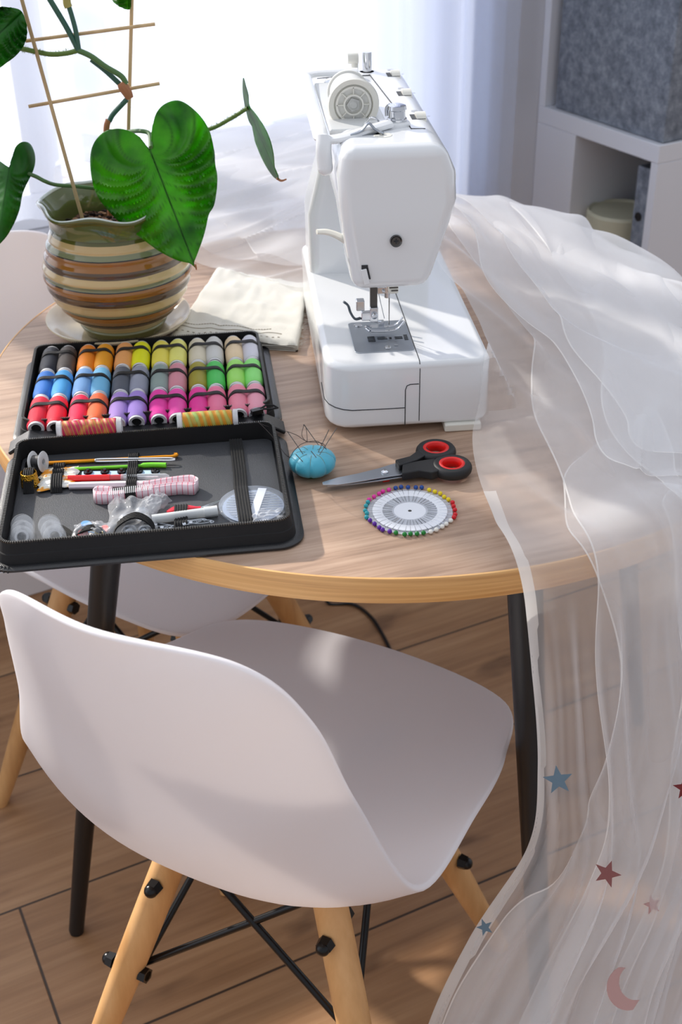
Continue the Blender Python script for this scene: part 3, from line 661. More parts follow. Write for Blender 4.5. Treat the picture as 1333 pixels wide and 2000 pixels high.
for rI, (y0, zz) in enumerate(((.1665, 0), (.1035, 0), (.0405, 0))):
    for i in range(12):
        nm, colr = COLS[rI][i]
        lab = '%s thread spool, %s from the left in the %s row of the open kit' % (nm, ORD[i], ROWN[rI])
        loc = K(SPX[i]+(.001 if i % 2 == 0 else -.001), y0+random.uniform(-.001,.001), TZ+.0107)
        if proto is None:
            proto = thing('thread_spool', lab, 'spool of thread', loc, R(5.5), 'thread spools in the kit')
            a, b = spool_meshes(); obj('spool_core', a, M_CORE, proto); obj('thread', b, M_CORE, proto)
            cur = proto
        else: cur = dup(proto, loc, R(5.5)+random.uniform(-.02,.02), lab)
        th = [x for x in cur.children if x.name.startswith('thread')][0]
        th.material_slots[0].link = 'OBJECT'; th.material_slots[0].material = thread_mat(nm.replace(' ', '_')+'_thread', colr)
# elastic bands over every pair
for rI, y0 in enumerate((.172, .108, .046)):
    for p in range(6):
        xc = (SPX[2*p]+SPX[2*p+1])/2; bm = BM()
        pts = catmull([(-.0215,0,.001), (-.0190,0,.014), (-.0145,0,.0205), (-.0095,0,.0224), (0,0,.0216), (.0095,0,.0224), (.0145,0,.0205), (.0190,0,.014), (.0215,0,.001)], 4)
        sl = random.uniform(-.06,.1)
        ribbon(bm, [(q.x, q.x*sl, q.z) for q in pts], (0,.0062,0), .0008)
        w0 = K(xc, y0, TZ); lp = Matrix.Rotation(-KY, 4, 'Z') @ (w0-KO)
        o = obj('elastic_band', bm, M_ELAST, KC, bev=0); o.location = lp; o.rotation_euler = (0,0,R(5.5)-KY)
def vari(name, cols_):
    mt = mat(name, cols_[0][1], .55); t, b = nodes(mt)
    v = mapped(t, (60, 8, 8)); wv = t.nodes.new('ShaderNodeTexWave'); wv.bands_direction = 'DIAGONAL'; wv.inputs['Scale'].default_value = 1.0; wv.inputs['Distortion'].default_value = 2.2; wv.inputs['Detail'].default_value = 1; t.links.new(mapped(t, (80, 22, 14)), wv.inputs[0])
    nz_ = noise_n(t, mapped(t, (55, 30, 30)), 1, 2)
    c1 = ramp(t, wv.outputs['Fac'], cols_); r_ = t.nodes.new('ShaderNodeValToRGB'); 
    c2 = ramp(t, nz_, [(.35, cols_[-1][1]), (.42, cols_[0][1]), (.5, cols_[1][1]), (.6, cols_[0][1])])
    t.links.new(mixrgb(t, .45, c1, c2), b.inputs['Base Color'])
    bp = t.nodes.new('ShaderNodeBump'); bp.inputs['Strength'].default_value = .8; bp.inputs['Distance'].default_value = .001; t.links.new(wv.outputs['Fac'], bp.inputs['Height']); t.links.new(bp.outputs[0], b.inputs['Normal'])
    return mt
M_CLR = clear('clear_plastic', (240,242,245), .12, .55)
for (xa, xb, yy, nm, cs, lab) in ((-.088,-.024,-.012,'v1', [(.15,(180,30,70)), (.4,(225,170,60)), (.6,(120,140,80)), (.8,(190,30,70))], 'red, yellow and green variegated thread spool lying across the left front of the spools'),
                       (.031,.092,-.010,'v2', [(.15,(205,130,20)), (.4,(220,160,40)), (.6,(120,150,50)), (.8,(160,200,110))], 'orange and green variegated thread spool lying across the right front of the spools')):
    q = K((xa+xb)/2, yy, .0262); L2 = (xb-xa)/2
    s = thing('thread_spool', lab, 'spool of thread', q, R(5.5), 'variegated spools lying across the kit')
    bm = BM(); lathe(bm, [(.0045,-L2), (.0096,-L2), (.0098,-L2+.0045), (.0068,-L2+.006), (.0068,L2-.006), (.0098,L2-.0045), (.0096,L2), (.0045,L2)], 28, (0,0,0), 'x', close=True); obj('spool_core', bm, M_CLR, s)
    bm = BM(); lathe(bm, [(.0069,-L2+.0055), (.0093,-L2+.006), (.0096,0), (.0093,L2-.006), (.0069,L2-.0055)], 32, (0,0,0), 'x', close=True); obj('thread', bm, vari(nm, cs), s)
# loops of elastic in the lower tray
def band(pts, w=.010, name='elastic_loop', ridges=True, m=None):
    bm = BM(); P = [Matrix.Rotation(-KY, 4, 'Z') @ (K(*p)-KO) for p in pts]; P = catmull(P, 5)
    d = (P[-1]-P[0]); d.z = 0; d.normalize(); wv = Vector((-d.y, d.x, 0))*w
    ribbon(bm, P, wv, .0009)
    for k in range(5):
        o = wv*((k+.5)/5-.5); tube(bm, [p+o+Vector((0,0,.0006)) for p in P], .0006, 5)
    return obj(name, bm, m or M_ELAST, KC)
band([(-.013,-.036,.0065), (-.013,-.040,.0105), (-.013,-.047,.0120), (-.013,-.054,.0100), (-.013,-.060,.0120), (-.013,-.068,.0100), (-.013,-.076,.0125), (-.013,-.085,.0135), (-.013,-.092,.0110), (-.013,-.100,.0135), (-.013,-.108,.0110), (-.013,-.118,.0190), (-.013,-.124,.0165), (-.012,-.128,.0065)])
band([(.088,-.028,.012), (.089,-.05,.0085), (.090,-.09,.0090), (.090,-.118,.0100), (.090,-.126,.0135), (.091,-.155,.0140), (.092,-.180,.0135), (.092,-.192,.0065)], .013)
band([(-.084,-.052,.0065), (-.084,-.054,.012), (-.084,-.060,.014), (-.084,-.064,.011), (-.084,-.069,.014), (-.084,-.074,.011), (-.084,-.080,.015), (-.084,-.094,.012), (-.084,-.100,.0065)], .011)
band([(-.110,-.066,.0065), (-.110,-.070,.018), (-.110,-.082,.020), (-.110,-.092,.012), (-.110,-.098,.0065)], .010)
band([(.034,-.142,.0065), (.034,-.147,.012), (.034,-.160,.0145), (.034,-.170,.0100), (.034,-.178,.0130), (.034,-.186,.0065)], .012)
band([(-.115,-.046,.0065), (-.112,-.048,.014), (-.106,-.054,.0185), (-.104,-.062,.014), (-.104,-.066,.0065)], .010)
band([(-.062,-.193,.0065), (-.058,-.186,.014), (-.045,-.184,.0180), (-.034,-.188,.014), (-.030,-.194,.0065)], .009)
band([(-.027,-.190,.0065), (-.022,-.180,.016), (-.006,-.176,.0225), (.008,-.182,.017), (.012,-.192,.0065)], .010)
band([(-.078,-.160,.0065), (-.072,-.170,.0095), (-.062,-.182,.0085)], .008)
# tools under the loops
def ktube(name, pts, r, m, label, cat, n=12, flat=1, cm=6, parent=None):
    bm = BM(); P = [K(*p) for p in pts]; P = catmull(P, cm) if cm else P
    tube(bm, P, r, n, flat=flat, up=(0,0,1)); o = obj(name, bm, m, parent)
    if label: tag(o, label, cat)
    return o
def kthing(name, label, cat, group=None): return thing(name, label, cat, (0,0,0), 0, group)
M_GOLD = mat('gold_metal', (222,160,40), .28, .9); M_AMB = mat('amber_metal', (232,150,24), .3, .5)
ktube('crochet_hook', [(-.106,-.045,.0085), (-.05,-.046,.0085), (.0,-.0475,.0085), (.018,-.048,.0085), (.024,-.0485,.0085), (.029,-.047,.009), (.0292,-.0445,.009), (.0265,-.0445,.009)], lambda u: .0018 if u < .75 else .0013, M_AMB, 'orange metal crochet hook at the top of the kit tools', 'crochet hook')
ktube('crochet_hook', [(-.080,-.059,.0080), (-.04,-.061,.0082), (-.012,-.0625,.0085), (.004,-.0625,.0085), (.019,-.065,.0085)], lambda u: .0016 if u < .62 else .0026, mat('lime_plastic', (120,214,40), .35), 'lime green plastic crochet hook below the orange hook', 'crochet hook')
ktube('stitch_holder', [(-.050,-.0505,.0112), (-.045,-.0488,.0112), (0,-.0535,.0112), (.022,-.0558,.0112), (.0275,-.0585,.0112), (.024,-.0605,.0112), (0,-.0575,.0112), (-.045,-.0535,.0112), (-.050,-.0505,.0112)], .0009, M_CHROME, 'chrome wire stitch holder lying over the green hook', 'stitch holder', 8)
sn = kthing('snap_card', 'pale blue card of black snap fasteners under the kit loop', 'snap fasteners')
bm = BM(); P = [K(-.062,-.066,.0085), K(.013,-.0735,.0085), K(.013,-.080,.0085), K(-.062,-.074,.0085)]
v = [bm.verts.new(p) for p in P]+[bm.verts.new(p-Vector((0,0,.0006))) for p in P]
bm.faces.new(v[:4]); bm.faces.new(v[4:][::-1])
for i in range(4): bm.faces.new((v[i], v[(i+1)%4], v[4+(i+1)%4], v[4+i]))
obj('card', bm, mat('pale_blue_card', (176,208,236), .5), sn)
for k in range(5):
    bm = BM(); p = K(-.056+.0162*k, -.0690-.0017*k, .0088); lathe(bm, [(0,.0035), (.0015,.0035), (.002,.0018), (.0042,.0015), (.0046,0)], 20, p); obj('snap', bm, mat('black_gloss', (14,14,18), .12), sn)
rp = kthing('seam_ripper', 'seam ripper with red handle and clear cap in the kit', 'seam ripper')
a, b = Vector((-.074,-.0815,.0105)), Vector((-.034,-.0850,.0105))
ktube('handle', [a, b], .0032, mat('red_plastic', (226,24,28), .25), None, None, 10, cm=0, parent=rp)
ktube('ferrule', [(-.0345,-.0850,.0105), (-.0215,-.0860,.0105)], .0028, mat('pink_red_plastic', (190,60,66), .3), None, None, 10, cm=0, parent=rp)
ktube('blade', [(-.0215,-.0860,.0105), (-.004,-.0875,.0105), (.012,-.089,.0105)], .0008, M_CHROME, None, None, 8, cm=0, parent=rp)
ktube('cap', [(-.0235,-.0858,.0105), (.010,-.089,.0105), (.018,-.0898,.0105), (.0225,-.0903,.0105)], lambda u: .0031 if u < .7 else .0031-.006*(u-.7), clear('clear_cap', (235,240,245), .06, .35), None, None, 12, parent=rp)
pc = kthing('marking_pencil', 'white wooden marking pencil with pale point in the kit', 'pencil')
ktube('pencil_body', [(-.072,-.0945,.0100), (.008,-.1015,.0100)], .0034, mat('white_lacquer', (232,222,230), .3), None, None, 6, cm=0, parent=pc)
ktube('sharpened_tip', [(.008,-.1015,.0100), (.0165,-.1022,.0100)], lambda u: .0034-.0024*u, mat('pencil_wood', (214,168,150), .7), None, None, 10, cm=0, parent=pc)
ktube('lead', [(.0165,-.1022,.0100), (.021,-.1026,.0100)], lambda u: .0010-.0008*u, mat('white_lead', (225,220,220), .6), None, None, 8, cm=0, parent=pc)
# tape measure: flattened loop of ribbon standing on edge
M_TM = mat('tape_measure', (236,214,222), .45); t, b = nodes(M_TM)
wv = t.nodes.new('ShaderNodeTexWave'); wv.bands_direction = 'X'; wv.inputs['Scale'].default_value = 60; t.links.new(mapped(t), wv.inputs[0])
t.links.new(ramp(t, wv.outputs['Fac'], [(.0,(236,214,222)), (.93,(236,214,222)), (.97,(226,120,140))]), b.inputs['Base Color'])
bm = BM()
for k, (dx, hz) in enumerate(((0, .013), (.0015, .0125), (.003, .0125))):
    path = catmull([K(-.030,-.118+dx,.0), K(-.0445,-.1155+dx,.0), K(-.046,-.1215-dx,0), K(-.030,-.1245-dx,0), K(0,-.120-dx,0), K(.030,-.116-dx,0), K(.046,-.1175-dx*1.2,0), K(.050-dx,-.1115,0), K(.044,-.1065+dx,0), K(.025,-.1075+dx,0), K(-.005,-.113+dx,0)], 6)
    A = [bm.verts.new(p+Vector((0,0,.0068))) for p in path]; B = [bm.verts.new(p+Vector((0,.002,hz+.0045))) for p in path]
    for i in range(len(path)-1): bm.faces.new((A[i], A[i+1], B[i+1], B[i]))
tm = tag(obj('tape_measure', bm, M_TM, solid=.0006), 'white tape measure with pink markings folded under the kit loop', 'tape measure')
fc = bpy.data.curves.new('d', 'FONT'); fc.body = '2'; fc.size = .008; fc.extrude = .0001
# thimble, bobbins
th_ = kthing('thimble', 'gold dimpled thimble held by elastic at the left of the kit', 'thimble')
bm = BM(); p = K(-.110,-.082,.0065); lathe(bm, [(.0085,0), (.0088,.001), (.0085,.004), (.0076,.014), (.0070,.0145), (.0075,.004), (.0078,.001)], 32, p, close=True); 
mg = mat('gold_dimples', (222,164,50), .3, .85); t, b = nodes(mg); vo = t.nodes.new('ShaderNodeTexVoronoi'); vo.inputs['Scale'].default_value = 700; t.links.new(mapped(t), vo.inputs[0]); bp = t.nodes.new('ShaderNodeBump'); bp.inputs['Distance'].default_value = .002; t.links.new(vo.outputs['Distance'], bp.inputs['Height']); t.links.new(bp.outputs[0], b.inputs['Normal'])
obj('thimble_wall', bm, mg, th_)
def bobbin(name, c, axis, r, h, m, label, group=None, thread=None):
    bt = kthing(name, label, 'bobbin', group); bm = BM()
    q = Vector(axis).to_track_quat('Z', 'Y').to_matrix().to_4x4(); q.translation = c
    lathe(bm, [(.003,-h/2), (r*.96,-h/2), (r,-h/2+.0005), (r*.96,-h/2+.001), (.004,-h/2+.001), (.004,h/2-.001), (r*.96,h/2-.001), (r,h/2-.0005), (r*.96,h/2), (.003,h/2)], 36, close=True)
    bmesh.ops.transform(bm, matrix=q, verts=bm.verts); obj('flanges', bm, m, bt)
    if thread:
        bm = BM(); lathe(bm, [(.0042,-h/2+.0012), (r*.62,-h/2+.0012), (r*.62,h/2-.0012), (.0042,h/2-.0012)], 28, close=True); bmesh.ops.transform(bm, matrix=q, verts=bm.verts); obj('wound_thread', bm, thread, bt)
    return bt
M_SIL = mat('silver_thread', (160,160,162), .3, .5)
bobbin('bobbin', K(-.104,-.0555,.0165), (1,-.25,.12), .0105, .012, clear('clear_flange', (235,238,242), .08, .6), 'clear bobbin with dark thread at the top left corner of the kit tray', None, mat('dark_reel', (46,46,48), .5))
M_CB = clear('clear_bobbin', (245,248,252), .04, .14)
for k, (x, y) in enumerate(((-.107,-.1660), (-.106,-.1755), (-.1055,-.1840))):
    bobbin('bobbin', K(x, y, .0140-.0005*k), (.05,-.75,.65), .0100, .0085, M_CB, 'clear empty bobbin, %s in the left stack by the kit zip' % ('rear one','middle one','front one')[k], 'clear bobbins in the kit', M_CHROME if k == 2 else None)
for k, (x, y) in enumerate(((-.083,-.1700), (-.080,-.1790), (-.077,-.1865))):
    bobbin('bobbin', K(x, y, .0140-.0005*k), (.25,-.7,.65), .0100, .0085, M_CB, 'clear empty bobbin, %s in the right stack by the kit zip' % ('rear one','middle one','front one')[k], 'clear bobbins in the kit', M_CHROME if k == 2 else None)
# small packs: foil needle packs, plastic bags
def crumple(name, cx, cy, w, h, z, amp, seed, m, label, cat, rz=0, dome=.6, n=18):
    rnd = random.Random(seed); bm = BM(); V = []
    so = Vector((seed*1.7, seed*.3, 0))
    for j in range(n+1):
        row = []
        for i in range(n+1):
            u, v = i/n-.5, j/n-.5
            d = math.sqrt(max(0, (1-4*u*u)*(1-4*v*v))); ex = 1+.08*math.sin(9*v+seed); 
            hh = z+amp*d*dome + amp*.7*abs(noise.noise(Vector((u*4, v*4, 0))+so))*(.3+d)+ amp*.25*noise.noise(Vector((u*11, v*11, 0))+so)
            x, y = u*w*ex, v*h*(1+.08*math.sin(7*u+seed)); c_, s_ = math.cos(rz), math.sin(rz)
            row.append(bm.verts.new(K(cx+x*c_-y*s_, cy+x*s_+y*c_, max(hh, .0066))))
        V.append(row)
    for a, b in zip(V, V[1:]):
        for i in range(n): bm.faces.new((a[i], a[i+1], b[i+1], b[i]))
    o = obj(name, bm, m, None, sub=1); return tag(o, label, cat) if label else o
M_BAG = clear('bag_film', (244,247,252), .10, .27); nodes(M_BAG)[1].inputs['Specular IOR Level'].default_value = 1.0
M_FOIL = mat('amber_pack', (240,226,200), .25); t, b = nodes(M_FOIL)
t.links.new(ramp(t, noise_n(t, mapped(t), 90, 2), [(.40,(236,236,232)), (.5,(240,232,205)), (.56,(240,160,30)), (.75,(236,140,16))]), b.inputs['Base Color'])
for k, y in enumerate((-.064,-.075,-.088)):
    crumple('needle_pack', -.084, y, .036, .016, .0075+.0004*k, .005, 3+k, M_FOIL, 'small white and amber plastic pack, %s under the left elastic' % ('rearmost of the three','middle of the three','front of the three')[k], 'sewing pack', R(8))['group'] = 'amber packs in the kit'
bagA = kthing('snap_bag', 'clear plastic zip bag with snap fasteners in the middle of the kit', 'plastic bag')
o = crumple('bag_film', -.010, -.158, .046, .062, .009, .013, 11, M_BAG, None, None, R(-3)); o.parent = bagA
o = crumple('bag_flap', .010, -.140, .020, .030, .010, .012, 14, M_BAG, None, None, R(-40)); o.parent = bagA
bm = BM()
for k in range(22): box(bm, K(-.031+.0018*k, -.129+.0002*k, .0205), (.0006,.011,.0005), R(5.5))
o = obj('bag_closure', bm, mat('bag_ridge', (225,228,232), .3), bagA)
for k, (x, y) in enumerate(((-.002,-.150), (.000,-.163), (-.016,-.160), (-.012,-.180), (.002,-.182))):
    bm = BM(); lathe(bm, [(0,.003), (.003,.003), (.006,.001), (.0066,0)], 20, K(x, y, .011)); obj('snap', bm, mat('grey_snap', (150,156,164), .25, .6), bagA)
bagB = kthing('button_bag', 'clear bag of coloured buttons and thread at the front of the kit', 'button bag')
o = crumple('bag_film', -.045, -.181, .034, .032, .009, .012, 21, M_BAG, None, None); o.parent = bagB
rc = random.Random(5)
for k in range(9):
    bm = BM(); cyl(bm, (0,0,-.0009), (0,0,.0009), .0048, .0048, 18)
    bmesh.ops.transform(bm, matrix=Matrix.Translation(K(-.045+rc.uniform(-.012,.012), -.183+rc.uniform(-.009,.011), .0105+k*.0005)) @ Matrix.Rotation(rc.uniform(-.5,.5), 4, 'X') @ Matrix.Rotation(rc.uniform(-.5,.5), 4, 'Y'), verts=bm.verts)
    obj('button', bm, mat('btn%d' % (k % 5), [(236,206,40), (240,236,230), (226,70,60), (120,170,226), (244,240,238)][k % 5], .3), bagB)
# tube of needles, red threader, safety pins
tbx = kthing('needle_tube', 'frosted plastic tube of needles lying under elastic at the kit front', 'needle case')
ktube('tube_wall', [(.008,-.1665,.0110), (.056,-.1605,.0110)], .0044, clear('frosted', (226,230,232), .3, .72), None, None, 18, cm=0, parent=tbx)
ktube('tube_cap', [(.055,-.1606,.0110), (.067,-.1592,.0110)], .0050, clear('frosted_cap', (232,236,238), .2, .8), None, None, 18, cm=0, parent=tbx)
rt = kthing('needle_threader', 'small red needle threader with wire loop beside the plastic tube', 'needle threader')
ktube('grip', [(.021,-.1530,.0095), (.030,-.1490,.0095), (.040,-.1480,.0095), (.052,-.1490,.0095)], lambda u: .0016+.0034*math.sin(math.pi*min(1, u*1.15)), mat('red_threader', (226,40,60), .3), None, None, 12, .45, parent=rt)
ktube('wire', [(.052,-.1490,.0095), (.062,-.1440,.0100), (.070,-.1400,.0100), (.062,-.1465,.0100), (.052,-.1492,.0095)], .0003, M_CHROME, None, None, 6, parent=rt)
rs = random.Random(12)
for k in range(7):
    x0, y0 = .014+.0065*k, -.1775+rs.uniform(-.003,.003); an = rs.uniform(-.7,.7); L_ = .020
    c_, s_ = math.cos(an), math.sin(an)
    def q(a, b, z): return (x0+a*c_-b*s_, y0+a*s_+b*c_, .0080+.0008*k+z)
    sp_ = kthing('safety_pin', 'silver safety pin in the bunch under elastic at the kit front', 'safety pin', 'bunch of safety pins in the kit')
    ktube('pin_wire', [q(-.010,.0022,0), q(0,.0026,.0005), q(.008,.0022,0), q(.0105,0,0), q(.0085,-.0018,0), q(.0075,.0005,.0005), q(.0095,.0012,0), q(.0,-.0024,0), q(-.010,-.0018,0)], .0005, M_STEEL, None, None, 6, parent=sp_)
    ktube('clasp', [q(-.0085,0,0), q(-.0115,0,0)], .0026, M_STEEL, None, None, 10, .5, cm=0, parent=sp_)
# disc of needles
nd = kthing('needle_disc', 'round clear plastic disc case of needles at the right of the kit', 'needle case')
dc = K(.1000,-.1500,.0065)
bm = BM(); lathe(bm, [(0,.0), (.0310,.0), (.0318,.0015), (.0318,.004), (.0300,.0052), (0,.0052)], 56, dc); obj('disc_case', bm, clear('disc_plastic', (205,216,232), .06, .22), nd)
bm = BM(); lathe(bm, [(0,.0007), (.0285,.0007), (.0285,.001), (0,.001)], 48, dc); obj('disc_back', bm, mat('disc_paper', (150,164,190), .4), nd)
bm = BM()
for k in range(11):
    yy = -.021+.0042*k; hw = math.sqrt(max(0, .026**2-yy*yy))
    a = dc+Vector((-hw*.95, yy, .0028)); b = dc+Vector((hw*.95, yy+.0015, .0028)); cyl(bm, a, b, .0006, .0006, 6)
obj('needles', bm, M_CHROME, nd)['kind'] = 'stuff'
bm = BM(); box(bm, dc+Vector((.004,0,.0045)), (.008,.052,.0006), R(-8)); obj('disc_bar', bm, mat('disc_white', (226,230,240), .3), nd)
crumple('plastic_bag', .113, -.180, .034, .022, .010, .010, 31, M_BAG, 'small clear bag lying over the lower edge of the needle disc', 'plastic bag')

# ------------------------------------------------------------------ pincushion, needles and threads
PC = Vector((-.0800, -.2675, .75))
pcu = thing('pincushion', 'turquoise segmented pincushion right of the sewing kit', 'pincushion', PC); pcu.scale = (1,1,.86)
M_TQ = bump(mat('turquoise_satin', (74,178,204), .42, **{'Sheen Weight': .3}), 500, .25, .0006)
def wobp(t, r, z, j):
    s = abs(math.sin(t*4.0+.35)); k = 1-.10*(1-s)**3
    return r*k, z
bm = BM(); prof = []
for k in range(19):
    a = -math.pi/2+math.pi*k/18; rr = .0232*(abs(math.cos(a))**.75 if abs(math.cos(a)) > 1e-6 else 0); z = .0145+.0140*math.sin(a)
    if a > 0.9: z -= .004*((a-.9)/.67)**2
    prof.append((max(rr, .0), z))
lathe(bm, prof, 120, wob=wobp); obj('cushion', bm, M_TQ, pcu, ang=80)
bm = BM(); lathe(bm, [(0,.0), (.012,.0), (.013,.001), (.0135,.002), (0,.002)], 24); obj('felt_base', bm, mat('green_felt', (40,110,60), .9), pcu)
bm = BM()
for k in range(8):
    a = (k*math.pi-.35)/4.0
    pts = []
    for q in range(13):
        b_ = -1.1+2.45*q/12; rr = .0232*abs(math.cos(b_))**.75*.905; z = .0145+.0140*math.sin(b_)
        if b_ > .9: z -= .004*((b_-.9)/.67)**2
        pts.append((rr*math.cos(a), rr*math.sin(a), z+.0002))
    tube(bm, pts, .00035, 5)
obj('seam_cord', bm, mat('cord_tan', (120,150,140), .7), pcu)
M_NDL = mat('needle_steel', (120,116,112), .3, .8); M_THR = mat('brown_thread', (54,44,42), .7)
zt = .775
needles = [((618,863),(594,829),'needle with looped dark thread standing upright at the back of the pincushion',.786,.80),((591,885),(562,843),'needle leaning left at the rear left of the pincushion',.783,.80),((624,879),(643,839),'needle leaning right at the rear right of the pincushion',.783,.80),((626,886),(658,836),'long needle leaning furthest right in the pincushion',.780,.803),((592,902),(578,887),'short needle at the front left of the pincushion',.774,.785),((617,892),(608,881),'short needle in the middle of the pincushion',.778,.786)]
for i, (a, b, lab, za, zb) in enumerate(needles):
    dd = ray(*a); oc = CAM-(PC+Vector((0,0,.0125))); S_ = Vector((1/.0235, 1/.0235, 1/.0125)); e_ = Vector((dd.x*S_.x, dd.y*S_.y, dd.z*S_.z)); f_ = Vector((oc.x*S_.x, oc.y*S_.y, oc.z*S_.z))
    qa, qb, qc = e_.dot(e_), 2*e_.dot(f_), f_.dot(f_)-1; A = CAM+dd*((-qb-math.sqrt(max(0, qb*qb-4*qa*qc)))/(2*qa))
    tl_ = math.hypot(b[0]-a[0], b[1]-a[1])*.00052; B = at(*b, A.z+tl_*.8); A2 = A-(B-A).normalized()*.004
    bm = BM(); cyl(bm, A2, B, .00035, .00045, 8); o = obj('sewing_needle', bm, M_NDL); tag(o, lab, 'needle', 'needles in the pincushion')
def wire(name, pts, r, m, label, cat, grp=None):
    bm = BM(); tube(bm, catmull(pts, 8), r, 6); o = obj(name, bm, m); return tag(o, label, cat, grp)
wire('loose_thread', [at(594,829,.802), at(590,850,.800), at(600,862,.797), at(598,835,.803), at(593,830,.802)], .00028, M_THR, 'dark thread looped through the upright needle on the pincushion', 'thread')
wire('loose_thread', [at(562,843,.800), at(580,850,.797), at(600,862,.794), at(630,866,.790), at(638,878,.782)], .00028, M_THR, 'dark thread arching over the top of the pincushion', 'thread')
wire('loose_thread', [at(636,876,.780), at(620,862,.800), at(592,866,.800), at(575,880,.790), at(566,893,.765), at(552,880,.765), at(530,850,.775), at(506,826,.780), at(499,826,.780)], .00028, M_THR, 'dark thread running from the pincushion to the zip corner of the kit', 'thread')
wire('loose_thread', [at(499,822,.777), at(520,832,.775), at(545,838,.770), at(562,843,.800)], .00025, M_THR, 'thin thread from the last pink spool toward the pincushion', 'thread')

# ------------------------------------------------------------------ scissors
scs = thing('scissors', 'scissors with black and red handles on the table', 'scissors', (0,0,0))
def pxpoly(L, z): return [(at(x, y, z).x, at(x, y, z).y) for x, y in L]
bm = BM(); prism(bm, pxpoly([(630,943), (660,934), (700,926), (740,916), (762,909), (795,901), (800,914), (788,928), (745,934), (700,942), (660,948), (631,948)], .757), .7565, .7580); obj('blade', bm, M_STEEL, scs, bev=.0004)
bm = BM(); prism(bm, pxpoly([(632,946), (700,937), (760,922), (800,903), (812,912), (795,930), (745,938), (690,945), (640,949)], .756), .7545, .7560); obj('blade', bm, M_STEEL, scs, bev=.0004)
bm = BM(); p = at(752,921,.759); lathe(bm, [(0,.0018), (.002,.0016), (.0036,.0004), (.0038,-.001)], 24, p); obj('pivot_screw', bm, M_CHROME, scs)
bm = BM(); prism(bm, pxpoly([(746,934), (760,932), (762,938), (748,940)], .7525), .7510, .7535); obj('stop_pad', bm, mat('red_rubber', (216,30,24), .4), scs, bev=.0008)
M_HB = mat('black_handle', (24,24,26), .5); M_HR = mat('red_handle', (222,24,20), .4)
for (cxp, cyp, shank, zc) in (((852), (882), [(780,916), (772,905), (800,898), (818,885), (828,872), (842,890), (815,905)], .7600), ((883), (913), [(786,932), (786,914), (812,908), (850,902), (862,925), (845,930), (820,926)], .7590)):
    ctr = at(cxp, cyp, zc); ax = (at(cxp+30, cyp-2, zc)-at(cxp-30, cyp+2, zc)); a_ = ax.length*.5*.98; ax.normalize(); ay = Vector((-ax.y, ax.x, 0)); b_ = .0145
    ell = [ctr+ax*(a_*math.cos(t_))+ay*(b_*math.sin(t_)) for t_ in [2*math.pi*k/48 for k in range(48)]]
    bm = BM(); tube(bm, ell, .0050, 14, closed=True, flat=1.15, up=(0,0,1)); prism(bm, pxpoly(shank, zc), zc-.0045, zc+.0045); h = obj('handle', bm, M_HB, scs, bev=.0015)
    ell = [ctr+ax*((a_-.0035)*math.cos(t_))+ay*((b_-.0035)*math.sin(t_)) for t_ in [2*math.pi*k/48 for k in range(48)]]
    bm = BM(); tube(bm, ell, .0032, 12, closed=True, flat=1.75, up=(0,0,1)); obj('handle_lining', bm, M_HR, h)

# ------------------------------------------------------------------ pin wheel and its pins
WC = Vector((.0105, -.3435, .7512))
pw = thing('pin_wheel', 'round white plastic wheel holding coloured pins on the table front', 'pin wheel', WC)
M_WP = mat('white_disc', (236,238,244), .35)
bm = BM(); lathe(bm, [(0,.0004), (.0150,.0004), (.0154,.0000), (0,0)], 56); lathe(bm, [(.0252,.0000), (.0345,.0000), (.0347,.0008), (.0343,.0012), (.0258,.0012), (.0252,.0008)], 72, close=True); obj('rim', bm, M_WP, pw)
bm = BM(); lathe(bm, [(.0148,.0), (.0256,.0), (.0256,.0004), (.0148,.0004)], 56, close=True); obj('web', bm, clear('translucent_disc', (225,228,236), .3, .6), pw)
bm = BM(); lathe(bm, [(0,-.0006), (.0392,-.0006), (.0395,-.0002), (0,-.0001)], 64); obj('backing', bm, clear('clear_backing', (236,240,248), .15, .45), pw)
bm = BM(); lathe(bm, [(0,.0006), (.0015,.0006), (.0018,.0004)], 12); obj('hub_hole', bm, M_DSTEEL, pw)
PCOL = [('blue',(24,72,150)), ('yellow',(236,210,20)), ('red',(214,18,32)), ('white',(238,236,228)), ('green',(14,124,44)), ('purple',(88,28,150)), ('teal',(40,160,172)), ('pink',(230,50,160))]
PORD = {'blue': 'from the left', 'yellow': 'from the left', 'red': 'from the top', 'white': 'from the right', 'green': 'from the right', 'purple': 'from the right', 'teal': 'from the bottom', 'pink': 'from the bottom'}
for k in range(40):
    ci, j = k//5, k % 5; nm, cl = PCOL[ci]
    a = R(106 - k*9 + random.uniform(-1.6,1.6)); ro = .0410+random.uniform(-.001,.0012)
    bm = BM(); d = Vector((math.cos(a), math.sin(a), 0)); ball(bm, d*ro+Vector((0,0,.0013)), .0022, u=14, v=10, mi=0)
    cyl(bm, d*.0165+Vector((0,0,.0007)), d*ro+Vector((0,0,.0013)), .00028, .00028, 6, mi=1)
    o = obj('ball_head_pin', bm, [mat('pin_'+nm, cl, .15), M_CHROME]); o.location = WC
    tag(o, '%s ball-head pin, %s %s of the five %s pins on the round wheel' % (nm, ('first','second','third','fourth','fifth')[j], PORD[nm], nm), 'pin', 'pins in the pin wheel')

